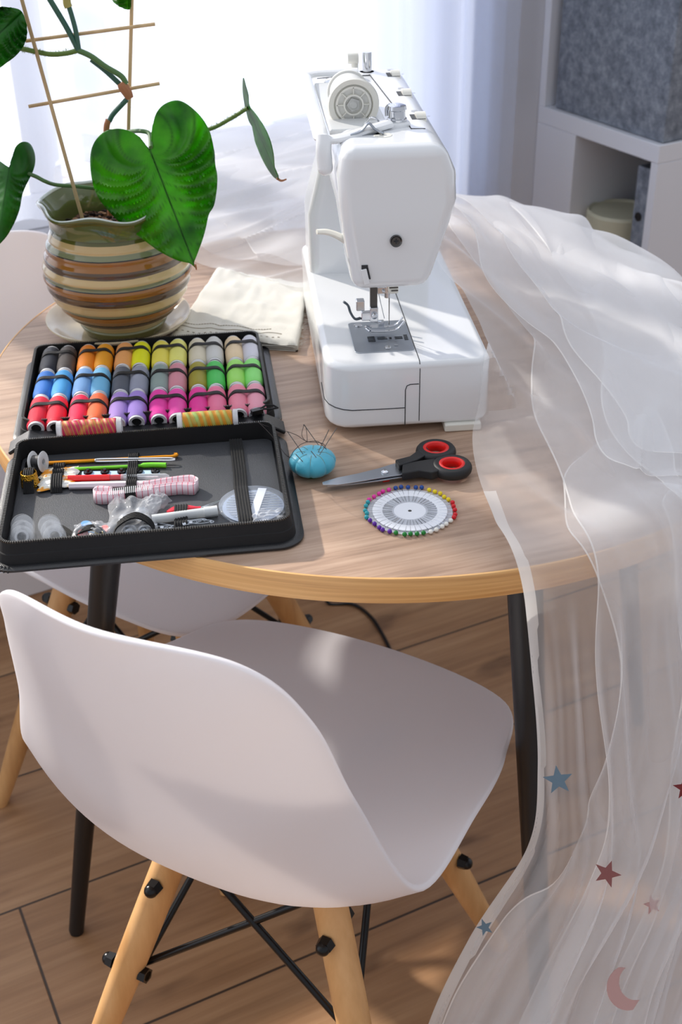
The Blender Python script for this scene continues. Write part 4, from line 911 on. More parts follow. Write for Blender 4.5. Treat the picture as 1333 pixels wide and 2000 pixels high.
# ------------------------------------------------------------------ folded cloth
M_LINEN = bump(mat('white_linen', (222,219,210), .9), 1100, .5, .0008)
cl = thing('folded_cloth', 'folded white cotton cloth between flower pot and sewing machine', 'cloth')
bm = BM(); NA, NB = 44, 30
cor = [Vector((-.250,.040,0)), Vector((-.100,.010,0)), Vector((-.090,.196,0)), Vector((-.212,.262,0))]
LZ = [(.7512,0), (.7535,.0), (.7560,.0), (.7585,.0)]
for li in range(4):
    V = []; so = Vector((li*3.1, 2.2, .5)); th_k = .0022
    ins = [0, .0015, .001, .003][li]
    for side in (0, 1):
        G = []
        for j in range(NB+1):
            row = []
            for i in range(NA+1):
                u, v = i/NA, j/NB
                e = min(u, 1-u, v, 1-v); rnd_ = min(1, e/.035)
                uu = u+.010*noise.noise(Vector((v*5, li, 3))+so)*(1-u)+.008*noise.noise(Vector((v*9, li, 8)))*u; vv = v+.012*noise.noise(Vector((u*5, li, 0))+so)
                p = cor[0].lerp(cor[1], uu).lerp(cor[3].lerp(cor[2], uu), vv)
                hz = .7506+.0027*li + (.0024*math.sqrt(rnd_) if side else 0) + .0016*li*noise.noise(Vector((u*6, v*6, .3*li))+so)/3*1.6
                hz += (.0030*abs(noise.noise(Vector((u*9, v*4, 1))))+.0016*noise.noise(Vector((u*3, v*16, 2))))*(side if li == 3 else 0)
                row.append(bm.verts.new((p.x, p.y, hz)))
            G.append(row)
        V.append(G)
        for a, b in zip(G, G[1:]):
            for i in range(NA): bm.faces.new((a[i], a[i+1], b[i+1], b[i]))
    B0, T0 = V
    for i in range(NA):
        for jj in (0, NB): bm.faces.new((B0[jj][i], B0[jj][i+1], T0[jj][i+1], T0[jj][i]))
    for j in range(NB):
        for ii in (0, NA): bm.faces.new((B0[j][ii], B0[j+1][ii], T0[j+1][ii], T0[j][ii]))
    if li == 3: TOPG = [[v_.co.copy() for v_ in row] for row in T0]
obj('cloth_layers', bm, M_LINEN, cl, ang=70)
for rI, jr in enumerate((1.6, 3.4, 5.0)):
    bm = BM(); pts = []
    for i in range(1, int(NA*(.93, .90, .80)[rI])):
        j0 = int(jr); f = jr-j0; p = TOPG[j0][i].lerp(TOPG[j0+1][i], f); pts.append(p+Vector((0,.0018*math.sin(i*.55+rI), .0004)))
    if rI == 1: tube(bm, catmull(pts, 2), .00035, 5)
    else:
        for k in range(0, len(pts)-1, 1 if rI else 2): tube(bm, [pts[k], pts[k].lerp(pts[k+1], .75)], .0004, 5)
    obj('stitching', bm, mat('taupe_thread', (150,134,112), .8), cl)
bm = BM(); rf = random.Random(4)
for k in range(70):
    t_ = rf.random(); p = cor[1].lerp(cor[2], t_*.9)+Vector((.001,0,.752+rf.random()*.008)); cyl(bm, p, p+Vector((rf.uniform(.002,.009), rf.uniform(-.004,.004), rf.uniform(-.002,.002))), .00015, .00012, 4)
obj('frayed_edge', bm, M_LINEN, cl)['kind'] = 'stuff'

# ------------------------------------------------------------------ saucer, pot, plant
PO = Vector((-.317, .081, .75)); PP = Vector((-.311, .081, .75))
sa = thing('saucer', 'cream ceramic saucer under the flower pot', 'saucer', PO)
M_GLZ = mat('cream_glaze', (226,212,180), .14, **{'Coat Weight': .4})
bm = BM(); lathe(bm, [(0,.0), (.055,.0), (.060,.002), (.078,.014), (.0865,.0215), (.0862,.0232), (.0845,.0232), (.074,.0135), (.058,.0055), (0,.005)], 72); obj('dish', bm, M_GLZ, sa, ang=60)
pt_ = thing('flower_pot', 'striped brown and cream ceramic pot with a wavy green rim', 'flower pot', PP)
M_POT = mat('pot_glaze', (150,110,60), .12, **{'Coat Weight': .5}); t, b = nodes(M_POT)
sx = t.nodes.new('ShaderNodeSeparateXYZ'); v_ = mapped(t); t.links.new(v_, sx.inputs[0])
nn = noise_n(t, mapped(t, (14,14,50)), 1, 3); ad = t.nodes.new('ShaderNodeMath'); ad.operation = 'MULTIPLY_ADD'; ad.inputs[1].default_value = .0022; t.links.new(nn, ad.inputs[0]); t.links.new(sx.outputs['Z'], ad.inputs[2])
mrn = t.nodes.new('ShaderNodeMapRange'); mrn.inputs['From Min'].default_value = .0; mrn.inputs['From Max'].default_value = .170; t.links.new(ad.outputs[0], mrn.inputs['Value'])
CRM, SGE, CAR, UMB, OLV, DK = (206,178,124), (134,138,104), (158,104,44), (92,72,52), (92,92,40), (44,36,26)
seq = [(.0, OLV)]
zc = .10
for colr, wdt in ((SGE,.018), (CRM,.055), (UMB,.02), (DK,.012), (CAR,.07), (DK,.008), (SGE,.025), (CRM,.07), (UMB,.05), (CAR,.06), (DK,.008), (SGE,.025), (CRM,.05), (UMB,.05), (CAR,.065), (DK,.008), (SGE,.03), (CRM,.06), (OLV,.3)):
    seq.append((min(zc, .999), colr)); zc += wdt
t.links.new(ramp(t, mrn.outputs[0], seq), b.inputs['Base Color'])
[n_ for n_ in t.nodes if n_.type == 'VALTORGB'][-1].color_ramp.interpolation = 'CONSTANT'
def ridge(r, z):
    return r+.0011*math.sin(z*2*math.pi/.0125) if .03 < z < .128 else r
bm = BM(); base = catmull([(.047,0,.006), (.052,0,.016), (.052,0,.020), (.064,0,.032), (.078,0,.052), (.0855,0,.075), (.0855,0,.090), (.080,0,.110), (.074,0,.128), (.070,0,.138), (.0725,0,.148), (.080,0,.158)], 8)
prof = [(0,.006)]+[(ridge(p.x, p.z), p.z) for p in base]
def wobr(t, r, z, j):
    k = max(0, (z-.136)/.025); w_ = math.sin(t*6+2.2)
    return r+(.0030*w_*k if k else 0), z-.0024*w_*min(k, 1.2)
outer = BM(); lathe(outer, prof+[(.0828,.1615), (.0815,.1635), (.0785,.1625)], 120, wob=wobr)
# open the mouth
outer.verts.ensure_lookup_table()
top = [f for f in outer.faces if len(f.verts) > 10 and f.calc_center_median().z > .15]
bmesh.ops.delete(outer, geom=top, context='FACES_ONLY'); obj('pot_wall', outer, M_POT, pt_, ang=80)
M_OLV = mat('olive_glaze', (98,108,62), .12, **{'Coat Weight': .5})
bm = BM(); lathe(bm, [(.0790,.1628), (.0735,.156), (.0690,.147), (.0665,.138), (.068,.120), (.068,.115)], 120, wob=wobr)
top = [f for f in bm.faces if len(f.verts) > 10]; bmesh.ops.delete(bm, geom=top, context='FACES_ONLY'); obj('inner_wall', bm, M_OLV, pt_, ang=80)
bm = BM(); lathe(bm, [(.0812,.1628), (.0800,.1648), (.0785,.1640), (.0780,.1622)], 120, wob=wobr, close=True); obj('rim_edge', bm, mat('rim_pale_glaze', (206,216,210), .08, **{'Coat Weight': .8}), pt_, ang=80)
bm = BM(); lathe(bm, [(.0812,.163), (.0755,.1525), (.0712,.1432), (.0712,.1370)][::-1], 120, wob=lambda t,r,z,j: (wobr(t,r,z,j)[0]+.0009, wobr(t,r,z,j)[1]))
top = [f for f in bm.faces if len(f.verts) > 10]; bmesh.ops.delete(bm, geom=top, context='FACES_ONLY'); obj('green_collar', bm, M_OLV, pt_, ang=80)
M_SOIL = mat('soil', (70,48,38), .9); t, b = nodes(M_SOIL); t.links.new(ramp(t, noise_n(t, mapped(t), 240, 5, .7), [(.3,(34,24,22)), (.5,(84,60,48)), (.7,(156,120,98))]), b.inputs['Base Color'])
bm = BM(); G = []
for j in range(15):
    r_ = .0675*j/14; G.append([bm.verts.new((r_*math.cos(a), r_*math.sin(a), .128+.006*noise.noise(Vector((r_*math.cos(a)*90, r_*math.sin(a)*90, 0))))) for a in [2*math.pi*k/40 for k in range(40)]])
for a, b2 in zip(G, G[1:]):
    for i in range(40):
        bm.faces.new((a[i], a[(i+1)%40], b2[(i+1)%40], b2[i]))
bmesh.ops.remove_doubles(bm, verts=bm.verts, dist=1e-5)
rg = random.Random(9)
so_ = obj('soil', bm, M_SOIL, pt_)
bm = BM()
for k in range(420):
    a, rr = rg.random()*6.28, .064*math.sqrt(rg.random()); s = rg.uniform(.0012,.0032)
    r_ = bmesh.ops.create_icosphere(bm, subdivisions=1, radius=s, matrix=Matrix.Translation((rr*math.cos(a), rr*math.sin(a), .129+rg.uniform(0,.003))) @ Matrix.Rotation(rg.random()*3, 4, 'X') @ Matrix.Diagonal((1.5,1,.6,1)))
    mi = rg.randrange(3)
    for v in r_['verts']:
        for f in v.link_faces: f.material_index = mi
o = obj('soil_crumbs', bm, [mat('crumb_dark', (40,30,28), .9), mat('crumb_brown', (96,68,54), .9), mat('crumb_tan', (168,130,104), .9)], pt_, smooth=False); o['kind'] = 'stuff'

# trellis
tr = thing('plant_trellis', 'thin bamboo stick trellis standing in the flower pot', 'plant support')
M_BAM = wood('bamboo', (150,120,82), (196,166,120), (218,192,150), (30,30,5), 0, .55)
YT = .085
def tstick(name, a, b, r):
    bm = BM(); tube(bm, [Vector(a).lerp(Vector(b), k/6) for k in range(7)], r, 10); obj(name, bm, M_BAM, tr)
p0 = aty(162,430,.075); p1 = aty(40,-10,.085); tstick('upright_stick', p0-(p1-p0).normalized()*.03, p1, .0021)
p0 = aty(250,300,.105); p1 = aty(258,-10,.100); d_ = (p1-p0).normalized(); tstick('upright_stick', p0-d_*.085, p1, .0021)
tstick('cross_stick', aty(50,80,.090), aty(303,47,.096), .0019); tstick('cross_stick', aty(56,208,.082), aty(312,163,.098), .0019)
# plant
pl = thing('potted_plant', 'green heart-leaved climbing plant growing in the striped pot', 'plant')
M_LEAF = mat('leaf_green', (52,128,18), .35); 
def leafmat(name, c1, c2, tl=.35):
    mt = bpy.data.materials.new(name); mt.use_nodes = True; t = mt.node_tree; b = t.nodes['Principled BSDF']; b.inputs['Roughness'].default_value = .36
    n = noise_n(t, mapped(t), 22, 4); c = ramp(t, n, [(.35, c1), (.65, c2)])
    a = t.nodes.new('ShaderNodeAttribute'); a.attribute_name = 'vein'
    c = mixrgb(t, a.outputs['Fac'], c, s2l((26,78,14)))
    t.links.new(c, b.inputs['Base Color'])
    tr_ = t.nodes.new('ShaderNodeBsdfTranslucent'); mx = t.nodes.new('ShaderNodeMixShader'); mx.inputs[0].default_value = tl
    g = t.nodes.new('ShaderNodeMix'); g.data_type = 'RGBA'; g.blend_type = 'MULTIPLY'; g.inputs['Factor'].default_value = 1; t.links.new(c, g.inputs['A']); g.inputs['B'].default_value = (1.6,2.1,.6,1)
    t.links.new(g.outputs['Result'], tr_.inputs[0]); t.links.new(b.outputs[0], mx.inputs[1]); t.links.new(tr_.outputs[0], mx.inputs[2]); t.links.new(mx.outputs[0], t.nodes['Material Output'].inputs[0]); return mt
ML1 = leafmat('leaf_bright', (34,108,6), (86,164,16), .46); ML2 = leafmat('leaf_deep', (24,92,18), (52,134,34), .38)
def leaf(outline, junc, tip, depth, m, label=None, veins=7, curl=.010, tiptan=True):
    """outline: traced points of the blade from the junction notch round and back; depth(u,v)->Y of the blade at pixel"""
    O2 = catmull([Vector((x, y, 0)) for x, y in outline], 5, True); n = len(O2); J = Vector((*junc, 0)); T = Vector((*tip, 0)); ax = (T-J).normalized(); sz = (T-J).length
    pv = Vector((-ax.y, ax.x, 0))
    NR = 26; bm = BM(); lay = bm.verts.layers.float.new('vein'); rings = []
    def mk(p):
        d = p-J; a_ = d.dot(ax)/sz; s_ = d.dot(pv)/sz
        # pinnate-arching side veins
        rr_ = math.hypot(a_, s_); tt = abs(math.atan2(s_, a_)); K_ = .36
        ph = ((rr_/max(tt, 1e-4))/K_*3 if rr_ < K_*tt else (rr_-K_*tt)/.135) % 1.0; vd = min(ph, 1-ph)
        vein = max(0, 1-vd/.075)*.6*min(1, rr_*6); mid = max(0, 1-abs(s_)/.012) if a_ > -.02 else 0
        vein = max(vein, mid*.8)
        quilt = -(.5-.5*math.cos(2*math.pi*ph))*.009*min(1, abs(s_)*5)*min(1, rr_*3)*1.5
        Y = depth(p.x, p.y, a_, s_) + (quilt*.55)*-1 + curl*(s_*s_)*2.0 - .004*math.exp(-abs(s_)/.05)*-1 + .004*noise.noise(Vector((a_*4, s_*4, sz*.01)))
        v = bm.verts.new(aty(p.x, p.y, Y)); v[lay] = min(1, vein); return v
    c0 = mk(J)
    for j in range(1, NR+1): rings.append([mk(J.lerp(P, j/NR)) for P in O2])
    for i in range(n): bm.faces.new((c0, rings[0][i], rings[0][(i+1)%n]))
    for a, b in zip(rings, rings[1:]):
        for i in range(n): bm.faces.new((a[i], b[i], b[(i+1)%n], a[(i+1)%n]))
    o = obj('leaf', bm, m, pl); s = o.modifiers.new('s', 'SOLIDIFY'); s.thickness = .0006
    o.data.polygons.foreach_set('use_smooth', [True]*len(o.data.polygons))
    if label: o['label'] = label
    return o
big = [(291,290), (284,284), (268,264), (240,252), (210,254), (188,272), (177,300), (178,340), (187,376), (206,405), (236,436), (272,462), (310,490), (345,508), (370,514), (381,522), (379,512), (388,490), (400,455), (408,420), (420,395), (425,350), (421,322), (418,290), (410,258), (396,232), (372,208), (347,196), (322,203), (306,220), (299,244), (298,268), (294,286)]
leaf(big, (293,293), (381,520), lambda x, y, a, s: .030-.055*a+.03*abs(s), ML1, 'large heart-shaped leaf hanging over the pot', 6)
leaf([(18,326), (22,318), (26,302), (32,286), (44,277), (58,280), (67,296), (69,316), (64,336), (54,356), (44,380), (38,410), (26,440), (8,468), (-16,486), (-50,480), (-80,440), (-92,390), (-84,340), (-60,310), (-30,304), (-6,312), (10,322)], (18,328), (-8,484), lambda x, y, a, s: .02-.05*a+.10*abs(s), ML2, 'heart-shaped leaf cut by the left edge', 6)
leaf([(40,20), (50,40), (53,64), (48,86), (34,106), (14,122), (-10,134), (-60,120), (-90,80), (-80,40), (-50,15), (-15,14), (15,14)], (42,24), (-60,120), lambda x, y, a, s: .05-.03*a, ML2, 'leaf at the top left corner', 6)
leaf([(476,152), (481,168), (486,186), (488,206), (500,222), (516,246), (528,272), (535,300), (538,330), (546,350), (536,346), (524,330), (514,312), (506,294), (498,272), (496,252), (487,236), (482,218), (478,200), (475,176)], (486,210), (543,350), lambda x, y, a, s: .07-.02*a+.5*s, ML2, 'narrow leaf seen edge-on at the right', 5, curl=.0)
leaf([(214,-14), (222,4), (236,14), (252,19), (256,10), (254,-8), (246,-30), (230,-34)], (250,-25), (252,18), lambda x, y, a, s: .09, ML1, 'leaf tip at the top edge', 4)
def stem(name, pts, r, m, **k):
    bm = BM(); tube(bm, catmull(pts, 7), r, 10); o = obj(name, bm, m, pl); return o
M_ST = mat('stem_green', (82,118,66), .5); M_ST2 = mat('stem_olive', (96,124,52), .6); M_BR = mat('stem_brown', (168,112,76), .7); M_STD = mat('stem_dark_green', (52,96,80), .45)
Q = lambda x, y, Y=.085: aty(x, y, Y)
stem('stem', [Q(216,420,.09), Q(212,330,.09), Q(208,256), Q(212,234)], .0034, M_BR)
stem('stem', [Q(214,236), Q(222,222), Q(248,194)], .0028, M_STD)
stem('stem_node', [Q(254,192), Q(248,180), Q(240,168), Q(236,162)], lambda u: .0042+.0016*math.sin(u*3.1), M_BR)
stem('stem', [Q(247,164), Q(236,148), Q(206,130), Q(178,110), Q(152,98)], .0030, M_ST); stem('stem', [Q(236,166,.09), Q(206,138,.09), Q(178,116,.09)], .0028, M_STD)
stem('stem', [Q(152,98), Q(148,88), Q(128,50), Q(95,-5)], .0030, M_STD); stem('stem', [Q(154,96), Q(148,60), Q(140,30), Q(132,5)], .0026, M_STD)
stem('node_bud', [Q(134,14), Q(131,6), Q(130,-8)], .0042, mat('bud', (170,160,90), .7))
stem('leaf_stalk', [Q(154,98), Q(130,104), Q(100,106), Q(70,101), Q(38,94,.06)], .0026, M_ST2)
stem('leaf_stalk', [Q(30,332,.05), Q(66,343,.05), Q(88,354,.05), Q(110,361,.07), Q(150,364,.08), Q(205,370,.09)], .0022, M_ST)
stem('leaf_stalk', [Q(240,262), Q(256,257), Q(276,256,.06), Q(292,262,.05), Q(295,288,.032)], .0024, M_ST)
stem('leaf_stalk', [Q(296,262,.07), Q(350,262,.085), Q(410,252,.08), Q(450,232,.078), Q(484,211,.072)], .0022, M_ST2)
bm = BM(); rh = random.Random(2)
for (a, b, n) in ((Q(154,98), Q(100,106), 70), (Q(100,106), Q(70,101), 50), (Q(70,101), Q(38,94,.06), 50), (Q(410,252,.08), Q(450,232,.078), 60), (Q(450,232,.078), Q(484,211,.072), 60)):
    for k in range(n):
        p = a.lerp(b, rh.random()); d = Vector((rh.uniform(-1,1), rh.uniform(-.6,.6), rh.uniform(-1,1))).normalized(); cyl(bm, p+d*.002, p+d*.0044, .00022, .00012, 4)
obj('stalk_hairs', bm, M_ST2, pl)['kind'] = 'stuff'
stem('dry_tip', [aty(381,517,-.022), aty(383,522,-.022), aty(384,527,-.022)], lambda u: .0016-.001*u, M_BR); stem('dry_tip', [aty(541,348,.05), aty(550,353,.05), aty(560,350,.05)], lambda u: .0016-.0008*u, M_BR)

# ------------------------------------------------------------------ tulle
def cgrid(G, nu, nv):
    rows = [catmull(r_, nv) for r_ in G]; cols = list(zip(*rows)); out = [catmull(list(c_), nu) for c_ in cols]
    return [[out[j][i] for j in range(len(out))] for i in range(len(out[0]))]
def V3(L): return [[Vector(p) for p in r_] for r_ in L]
GA = V3([
 [(.03,.50,.780), (.13,.47,.750), (.23,.43,.710), (.32,.35,.670), (.40,.27,.60)],
 [(.062,.38,.782), (.15,.37,.776), (.225,.325,.772), (.295,.245,.768), (.370,.18,.74)],
 [(.050,.18,.838), (.15,.21,.800), (.25,.18,.785), (.33,.10,.770), (.41,.05,.730)],
 [(.066,.04,.838), (.16,.05,.792), (.27,.03,.788), (.36,.0,.785), (.45,-.08,.72)],
 [(.102,-.10,.812), (.175,-.09,.780), (.26,-.11,.782), (.35,-.13,.775), (.45,-.2,.70)],
 [(.081,-.25,.760), (.15,-.25,.780), (.22,-.26,.778), (.30,-.26,.77), (.40,-.31,.70)],
 [(.084,-.38,.755), (.145,-.37,.760), (.21,-.35,.765), (.28,-.335,.762), (.38,-.37,.68)],
 [(.093,-.453,.752), (.15,-.440,.754), (.21,-.414,.756), (.275,-.378,.752), (.36,-.40,.62)],
 [(.111,-.470,.66), (.165,-.462,.66), (.225,-.445,.66), (.29,-.42,.65), (.37,-.43,.55)],
 [(.124,-.472,.55), (.180,-.475,.54), (.240,-.465,.54), (.305,-.445,.53), (.38,-.44,.47)],
 [(.121,-.470,.447), (.185,-.485,.43), (.250,-.480,.42), (.315,-.455,.41), (.39,-.44,.36)],
 [(.070,-.475,.320), (.150,-.505,.30), (.225,-.505,.28), (.305,-.475,.26), (.39,-.45,.24)],
 [(.030,-.490,.200), (.115,-.540,.17), (.200,-.550,.14), (.290,-.500,.12), (.39,-.46,.10)],
 [(.012,-.510,.08), (.095,-.570,.04), (.180,-.570,.02), (.275,-.520,.015), (.39,-.48,.012)]])
GB = V3([
 [(-.46,.44,.760), (-.34,.345,.7545), (-.235,.268,.7535), (-.150,.215,.753), (-.085,.165,.754), (-.03,.21,.756), (.02,.22,.758)],
 [(-.47,.52,.770), (-.34,.43,.765), (-.235,.34,.762), (-.150,.31,.768), (-.085,.29,.775), (-.02,.30,.778), (.02,.31,.780)],
 [(-.48,.60,.790), (-.35,.52,.785), (-.245,.46,.785), (-.155,.44,.798), (-.085,.43,.800), (-.01,.43,.80), (.03,.44,.79)],
 [(-.48,.66,.785), (-.37,.62,.785), (-.26,.60,.795), (-.165,.60,.802), (-.085,.62,.806), (0,.63,.806), (.05,.62,.80)],
 [(-.50,.70,.82), (-.40,.72,.80), (-.29,.74,.815), (-.19,.77,.81), (-.10,.80,.825), (0,.82,.82), (.05,.84,.80)]])
def ridged(x): return 1-abs(((x) % 1.0)*2-1)
def build_sheet(bm, G, nu, nv, u0, u1, v0, v1, off, seed, amp_t, amp_h, wl, edge_wob=.012, clampz=.7512, mi=0, rear=False, edge='', arow=None):
    S = cgrid(G, nu, nv); H, W = len(S)-1, len(S[0])-1; rnd = random.Random(seed); so = Vector((seed*3.7, seed*1.3, 0))
    i0, i1 = int(u0*H), int(u1*H); V = []
    def prof_(v, a): 
        if not isinstance(v, (list, tuple)): return v
        for (a0, w0), (a1, w1) in zip(v, v[1:]):
            if a <= a1:
                t_ = (a-a0)/(a1-a0); t_ = t_*t_*(3-2*t_); return w0+(w1-w0)*t_
        return v[-1][1]
    NJ = W
    def smp(i, x):
        x = min(max(x, 0), W); k = min(int(x), W-1); return S[i][k].lerp(S[i][k+1], x-k)
    for i in range(i0, i1+1):
        row = []; va, vb = prof_(v0, i/H)*W, prof_(v1, i/H)*W
        for jn in range(NJ+1):
            f = jn/NJ; j = va+(vb-va)*f
            p = smp(i, j); du = smp(min(i+1, H), j)-smp(max(i-1, 0), j); dv = smp(i, j+.6)-smp(i, j-.6)
            n = dv.cross(du)
            n = -n if n.z < 0 else n
            if n.length > 0: n.normalize()
            hang = min(1, max(0, (.74-p.z)/.08))
            if hang > 0 and n.y > 0 and abs(n.z) < .5: n = -n
            a_ = i/H; b_ = j/W
            ph = b_*wl + 1.1*noise.noise(Vector((a_*3, b_*1.5, seed))) + .35*math.sin(a_*5+seed)
            fold = math.sin(2*math.pi*ph)*.6 + .4*math.sin(2*math.pi*ph*2.3+seed) 
            fa_ = R(12+18*math.sin(seed)); cx_ = p.x*math.cos(fa_)+p.y*math.sin(fa_); cy_ = -p.x*math.sin(fa_)+p.y*math.cos(fa_)+.5*p.z
            if rear: cx_, cy_ = p.y*.9-p.x*.35, p.x*.9+p.y*.2
            def sr_(k1, k2, o): return 1/(1+(noise.noise(Vector((cx_*k1+o, cy_*k2, seed*1.3+o)))*5.5)**2)
            cr_ = noise.noise(Vector((p.x*5, p.y*4, seed*1.1)))
            rd = sr_(7, 2.2, 0); rd2 = sr_(15, 3.6, 4.7)
            d = hang*amp_h*fold*(.5+.8*min(1, (.76-p.z)/.4)) + (1-hang*.7)*amp_t*(.7*cr_+.62*rd+.40*rd2)
            q = p+n*(d+off)
            e = edge_wob*noise.noise(Vector((a_*9, seed, 1)))
            if f < .12: q = q+dv.normalized()*e*(1-f/.12)
            r_ = math.hypot(q.x, q.y)
            if q.z < clampz+off*.5 and r_ < .4505: q.z = clampz+off*.5+.0004
            elif r_ < .4535+off*.5 and q.z < clampz and q.z > .715: q.x *= (.4535+off*.5)/r_; q.y *= (.4535+off*.5)/r_
            if q.z < .003+off*.5: q.z = .003+off*.5
            ml = Matrix.Rotation(-R(5), 3, 'Z') @ (q-Vector(MO))
            if -.03 < ml.x < .14 and -.05 < ml.y < .36:
                zm = .0812+off*.5-2.2*max(0, ml.x-.087, -ml.y-.001)
                if ml.z < zm: q.z = .75+zm
            row.append(bm.verts.new(q))
        V.append(row)
    for a, b in zip(V, V[1:]):
        for k in range(len(a)-1): bm.faces.new((a[k], b[k], b[k+1], a[k+1])).material_index = mi
    if edge:
        for side in edge:
            E_ = [(r_[0].co.copy(), (r_[1].co-r_[0].co).normalized()) if side == 'L' else (r_[-1].co.copy(), (r_[-2].co-r_[-1].co).normalized()) for r_ in V]
            ew = [[bm.verts.new(p_+up_), bm.verts.new(p_+t_*.0016+up_)] for p_, t_ in E_ for up_ in [(CAM-p_).normalized()*.0012]]
            for a, b in zip(ew, ew[1:]): bm.faces.new((a[0], b[0], b[1], a[1])).material_index = 1
    return V
tu = thing('tulle_fabric', 'long white sheer tulle curtain spread over the table and hanging to the floor', 'fabric')
bm = BM(); NU, NV = 18, 34
front = build_sheet(bm, GA, NU, NV, 0, 1, 0, 1, .001, 1, .016, .013, 5.0, edge_wob=.0)
obj('tulle_layer', bm, M_TULLE, tu)
# rolled side hem of the front layer
bm = BM()
for k0, k1 in ((0, 9),):
    for ra, rb in zip(front, front[1:]): pass
obj_h = []
hv = [[v.co.copy() if v.is_valid else None for v in row] for row in []]
bm.free()
def grid_co(G, **k):
    b = BM(); V = build_sheet(b, G, **k); co = [[v.co.copy() for v in r_] for r_ in V]; b.free(); return co
CO = grid_co(GA, nu=NU, nv=NV, u0=0, u1=1, v0=0, v1=1, off=.001, seed=1, amp_t=.016, amp_h=.013, wl=5.0, edge_wob=.0)
bm = BM(); rows = []
st = int(len(CO)*.43)
for i in range(st, len(CO)):
    r_ = CO[i]; o_ = []; acc = 0; k = 0
    while k < 16 and acc < .011: acc += (r_[k+1]-r_[k]).length; k += 1
    rows.append([r_[0], r_[max(1, k//2)], r_[k]])
nrm = Vector((-.3,-.7,.5)).normalized()*.0009
VV = [[bm.verts.new(p+nrm) for p in r_] for r_ in rows]
for a, b in zip(VV, VV[1:]):
    for k in range(2): bm.faces.new((a[k], b[k], b[k+1], a[k+1]))
obj('side_hem', bm, M_HEM, tu)
LAYERS = [
 (.0, .97, [(0,.05), (.3,.16), (.5,.30), (.62,.26), (1,.20)], 1, .006, 2, .018, .016, 4.2, 'L'),
 (.0, .60, [(0,.0), (.22,.10), (.40,.38), (.60,1.0)], 1, .010, 4, .022, .012, 3.6, 'L'),
 (.0, .52, [(0,.12), (.30,.28), (.40,.50), (.52,1.0)], 1, .018, 9, .022, .010, 4.0, 'L'),
 (.0, .66, [(0,.30), (.35,.42), (.5,.62), (.66,1.0)], 1, .014, 6, .022, .010, 4.0, 'L'),
 (.36, 1, [(.36,.60), (.44,.27), (.60,.30), (.72,.24), (.82,.04), (1,.02)], [(.36,.60), (.44,.66), (.6,.78), (.75,.74), (1,.55)], .008, 8, .014, .016, 3.2, 'LR'),
 (.44, 1, [(.44,1.0), (.52,.58), (.75,.50), (1,.34)], 1, .012, 14, .014, .018, 3.0, 'L'),
 (.50, 1, [(.50,1.0), (.58,.80), (.8,.66), (1,.62)], 1, .016, 15, .014, .018, 2.6, 'L')]
for (u0, u1, v0, v1, off, sd, at_, ah, wl, ed) in LAYERS:
    bm = BM(); build_sheet(bm, GA, NU, NV, u0, u1, v0, v1, off, sd, at_, ah, wl, edge=ed); obj('tulle_layer', bm, [M_TULLE, M_HEM], tu)
for (sd, off, a, v0) in ((11, .001, .016, 0), (12, .005, .020, [(0,.05), (1,.2)]), (13, .003, .022, [(0,.5), (1,.1)])):
    bm = BM(); build_sheet(bm, GB, 26, 24, 0 if sd == 11 else .12, 1, v0, 1, off, sd, a, 0, 1, rear=True, edge='L' if sd > 11 else ''); obj('tulle_layer', bm, [M_TULLE, M_HEM], tu)
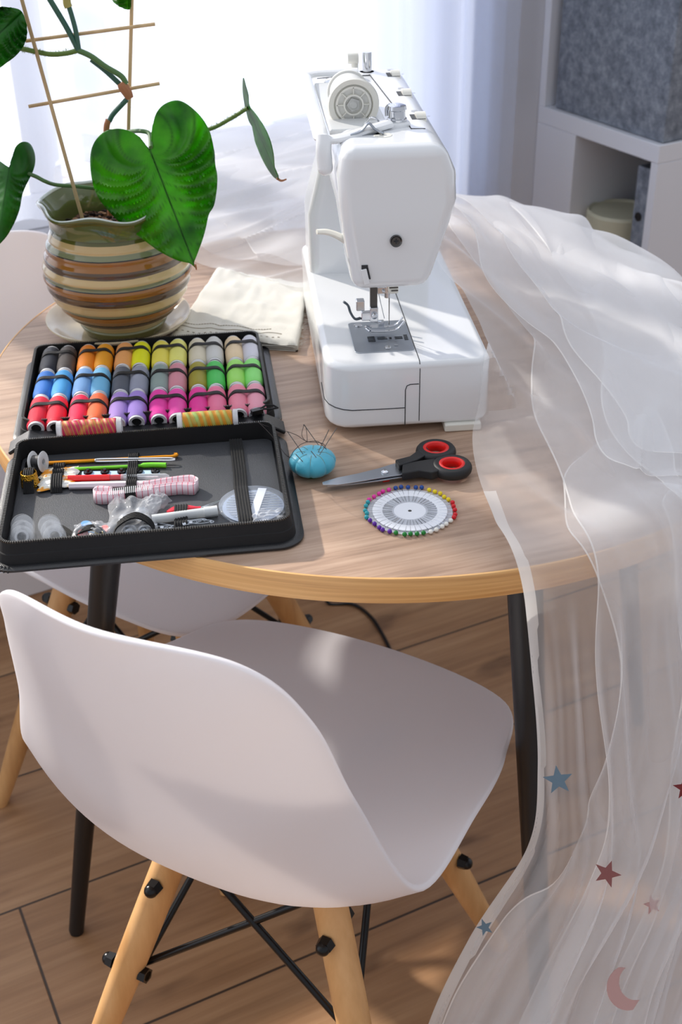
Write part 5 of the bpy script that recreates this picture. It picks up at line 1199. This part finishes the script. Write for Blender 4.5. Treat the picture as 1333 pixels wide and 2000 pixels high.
# embroidered stars and moon on the hanging part
def nearest(px, py):
    best = None
    for i in range(int(len(CO)*.5), len(CO)-1):
        for j in range(1, len(CO[0])-1):
            x, y = prj(CO[i][j]); d = (x-px)**2+(y-py)**2
            if best is None or d < best[0]: best = (d, i, j)
    _, i, j = best; p = CO[i][j]
    n = (CO[i][j+1]-CO[i][j-1]).cross(CO[i-1][j]-CO[i+1][j]).normalized()
    if n.y > 0: n = -n
    return p, n
def emb(name, px, py, poly, s, rot, m, lab, lift=.040):
    p, n = nearest(px, py); n = (n*.4+(CAM-p).normalized()*.6).normalized(); r_ = Vector((1,0,0)); r_ = (r_-n*r_.dot(n)).normalized(); u_ = n.cross(r_); u_ = u_ if u_.z > 0 else -u_
    bm = BM(); c_, s_ = math.cos(rot), math.sin(rot); pos = p+(CAM-p).normalized()*lift
    A = [pos+(r_*(x*c_-y*s_)+u_*(x*s_+y*c_))*s for x, y in poly]
    V = [bm.verts.new(a) for a in A]; W_ = [bm.verts.new(a+n*.0008) for a in A]; k = len(V)
    bm.faces.new(V[::-1]); bm.faces.new(W_)
    for i in range(k): bm.faces.new((V[i], V[(i+1)%k], W_[(i+1)%k], W_[i]))
    o = obj(name, bm, m, tu, smooth=False); o['label'] = lab
def star5(): return [((1 if k % 2 == 0 else .42)*math.sin(k*math.pi/5), (1 if k % 2 == 0 else .42)*math.cos(k*math.pi/5)) for k in range(10)]
moon = [(math.cos(a), math.sin(a)) for a in [R(95+k*14) for k in range(13)]] + [(.42+.78*math.cos(a), .10+.80*math.sin(a)) for a in [R(262-k*13) for k in range(13)]]
def embm(name, c): return bump(mat(name, c, .6), 1200, .8, .0008, 'DIAGONAL')
emb('embroidered_star', 1092, 1522, star5(), .0135, R(8), embm('blue_embroidery', (132,160,180)), 'grey-blue embroidered star')
emb('embroidered_star', 1190, 1702, star5(), .0130, R(-20), embm('rose_embroidery', (176,110,108)), 'rose embroidered star')
emb('embroidered_star', 947, 1815, star5(), .0085, R(20), embm('blue_embroidery', (132,160,180)), 'grey-blue embroidered star on the hem')
emb('embroidered_star', 1338, 1535, star5(), .0110, R(5), embm('red_embroidery', (150,52,56)), 'dark red embroidered star at the right edge', .05)
emb('embroidered_star', 1270, 1765, star5(), .0095, R(10), embm('pink_embroidery', (246,196,190)), 'faint pink embroidered star')
emb('embroidered_moon', 1228, 1925, moon, .0215, R(18), embm('pink_embroidery', (246,196,190)), 'pink embroidered crescent moon', .062)

# ------------------------------------------------------------------ cord on the floor
wire('power_cord', [Vector((-.10,.60,.25)), Vector((-.085,.56,.06)), at(640,1176,.005), at(690,1180,.004), at(725,1205,.004), at(745,1235,.004), at(762,1268,.004), at(790,1330,.004), at(820,1390,.004)], .0032, M_BLACKR, 'black power cord running along the floor under the table', 'cable')
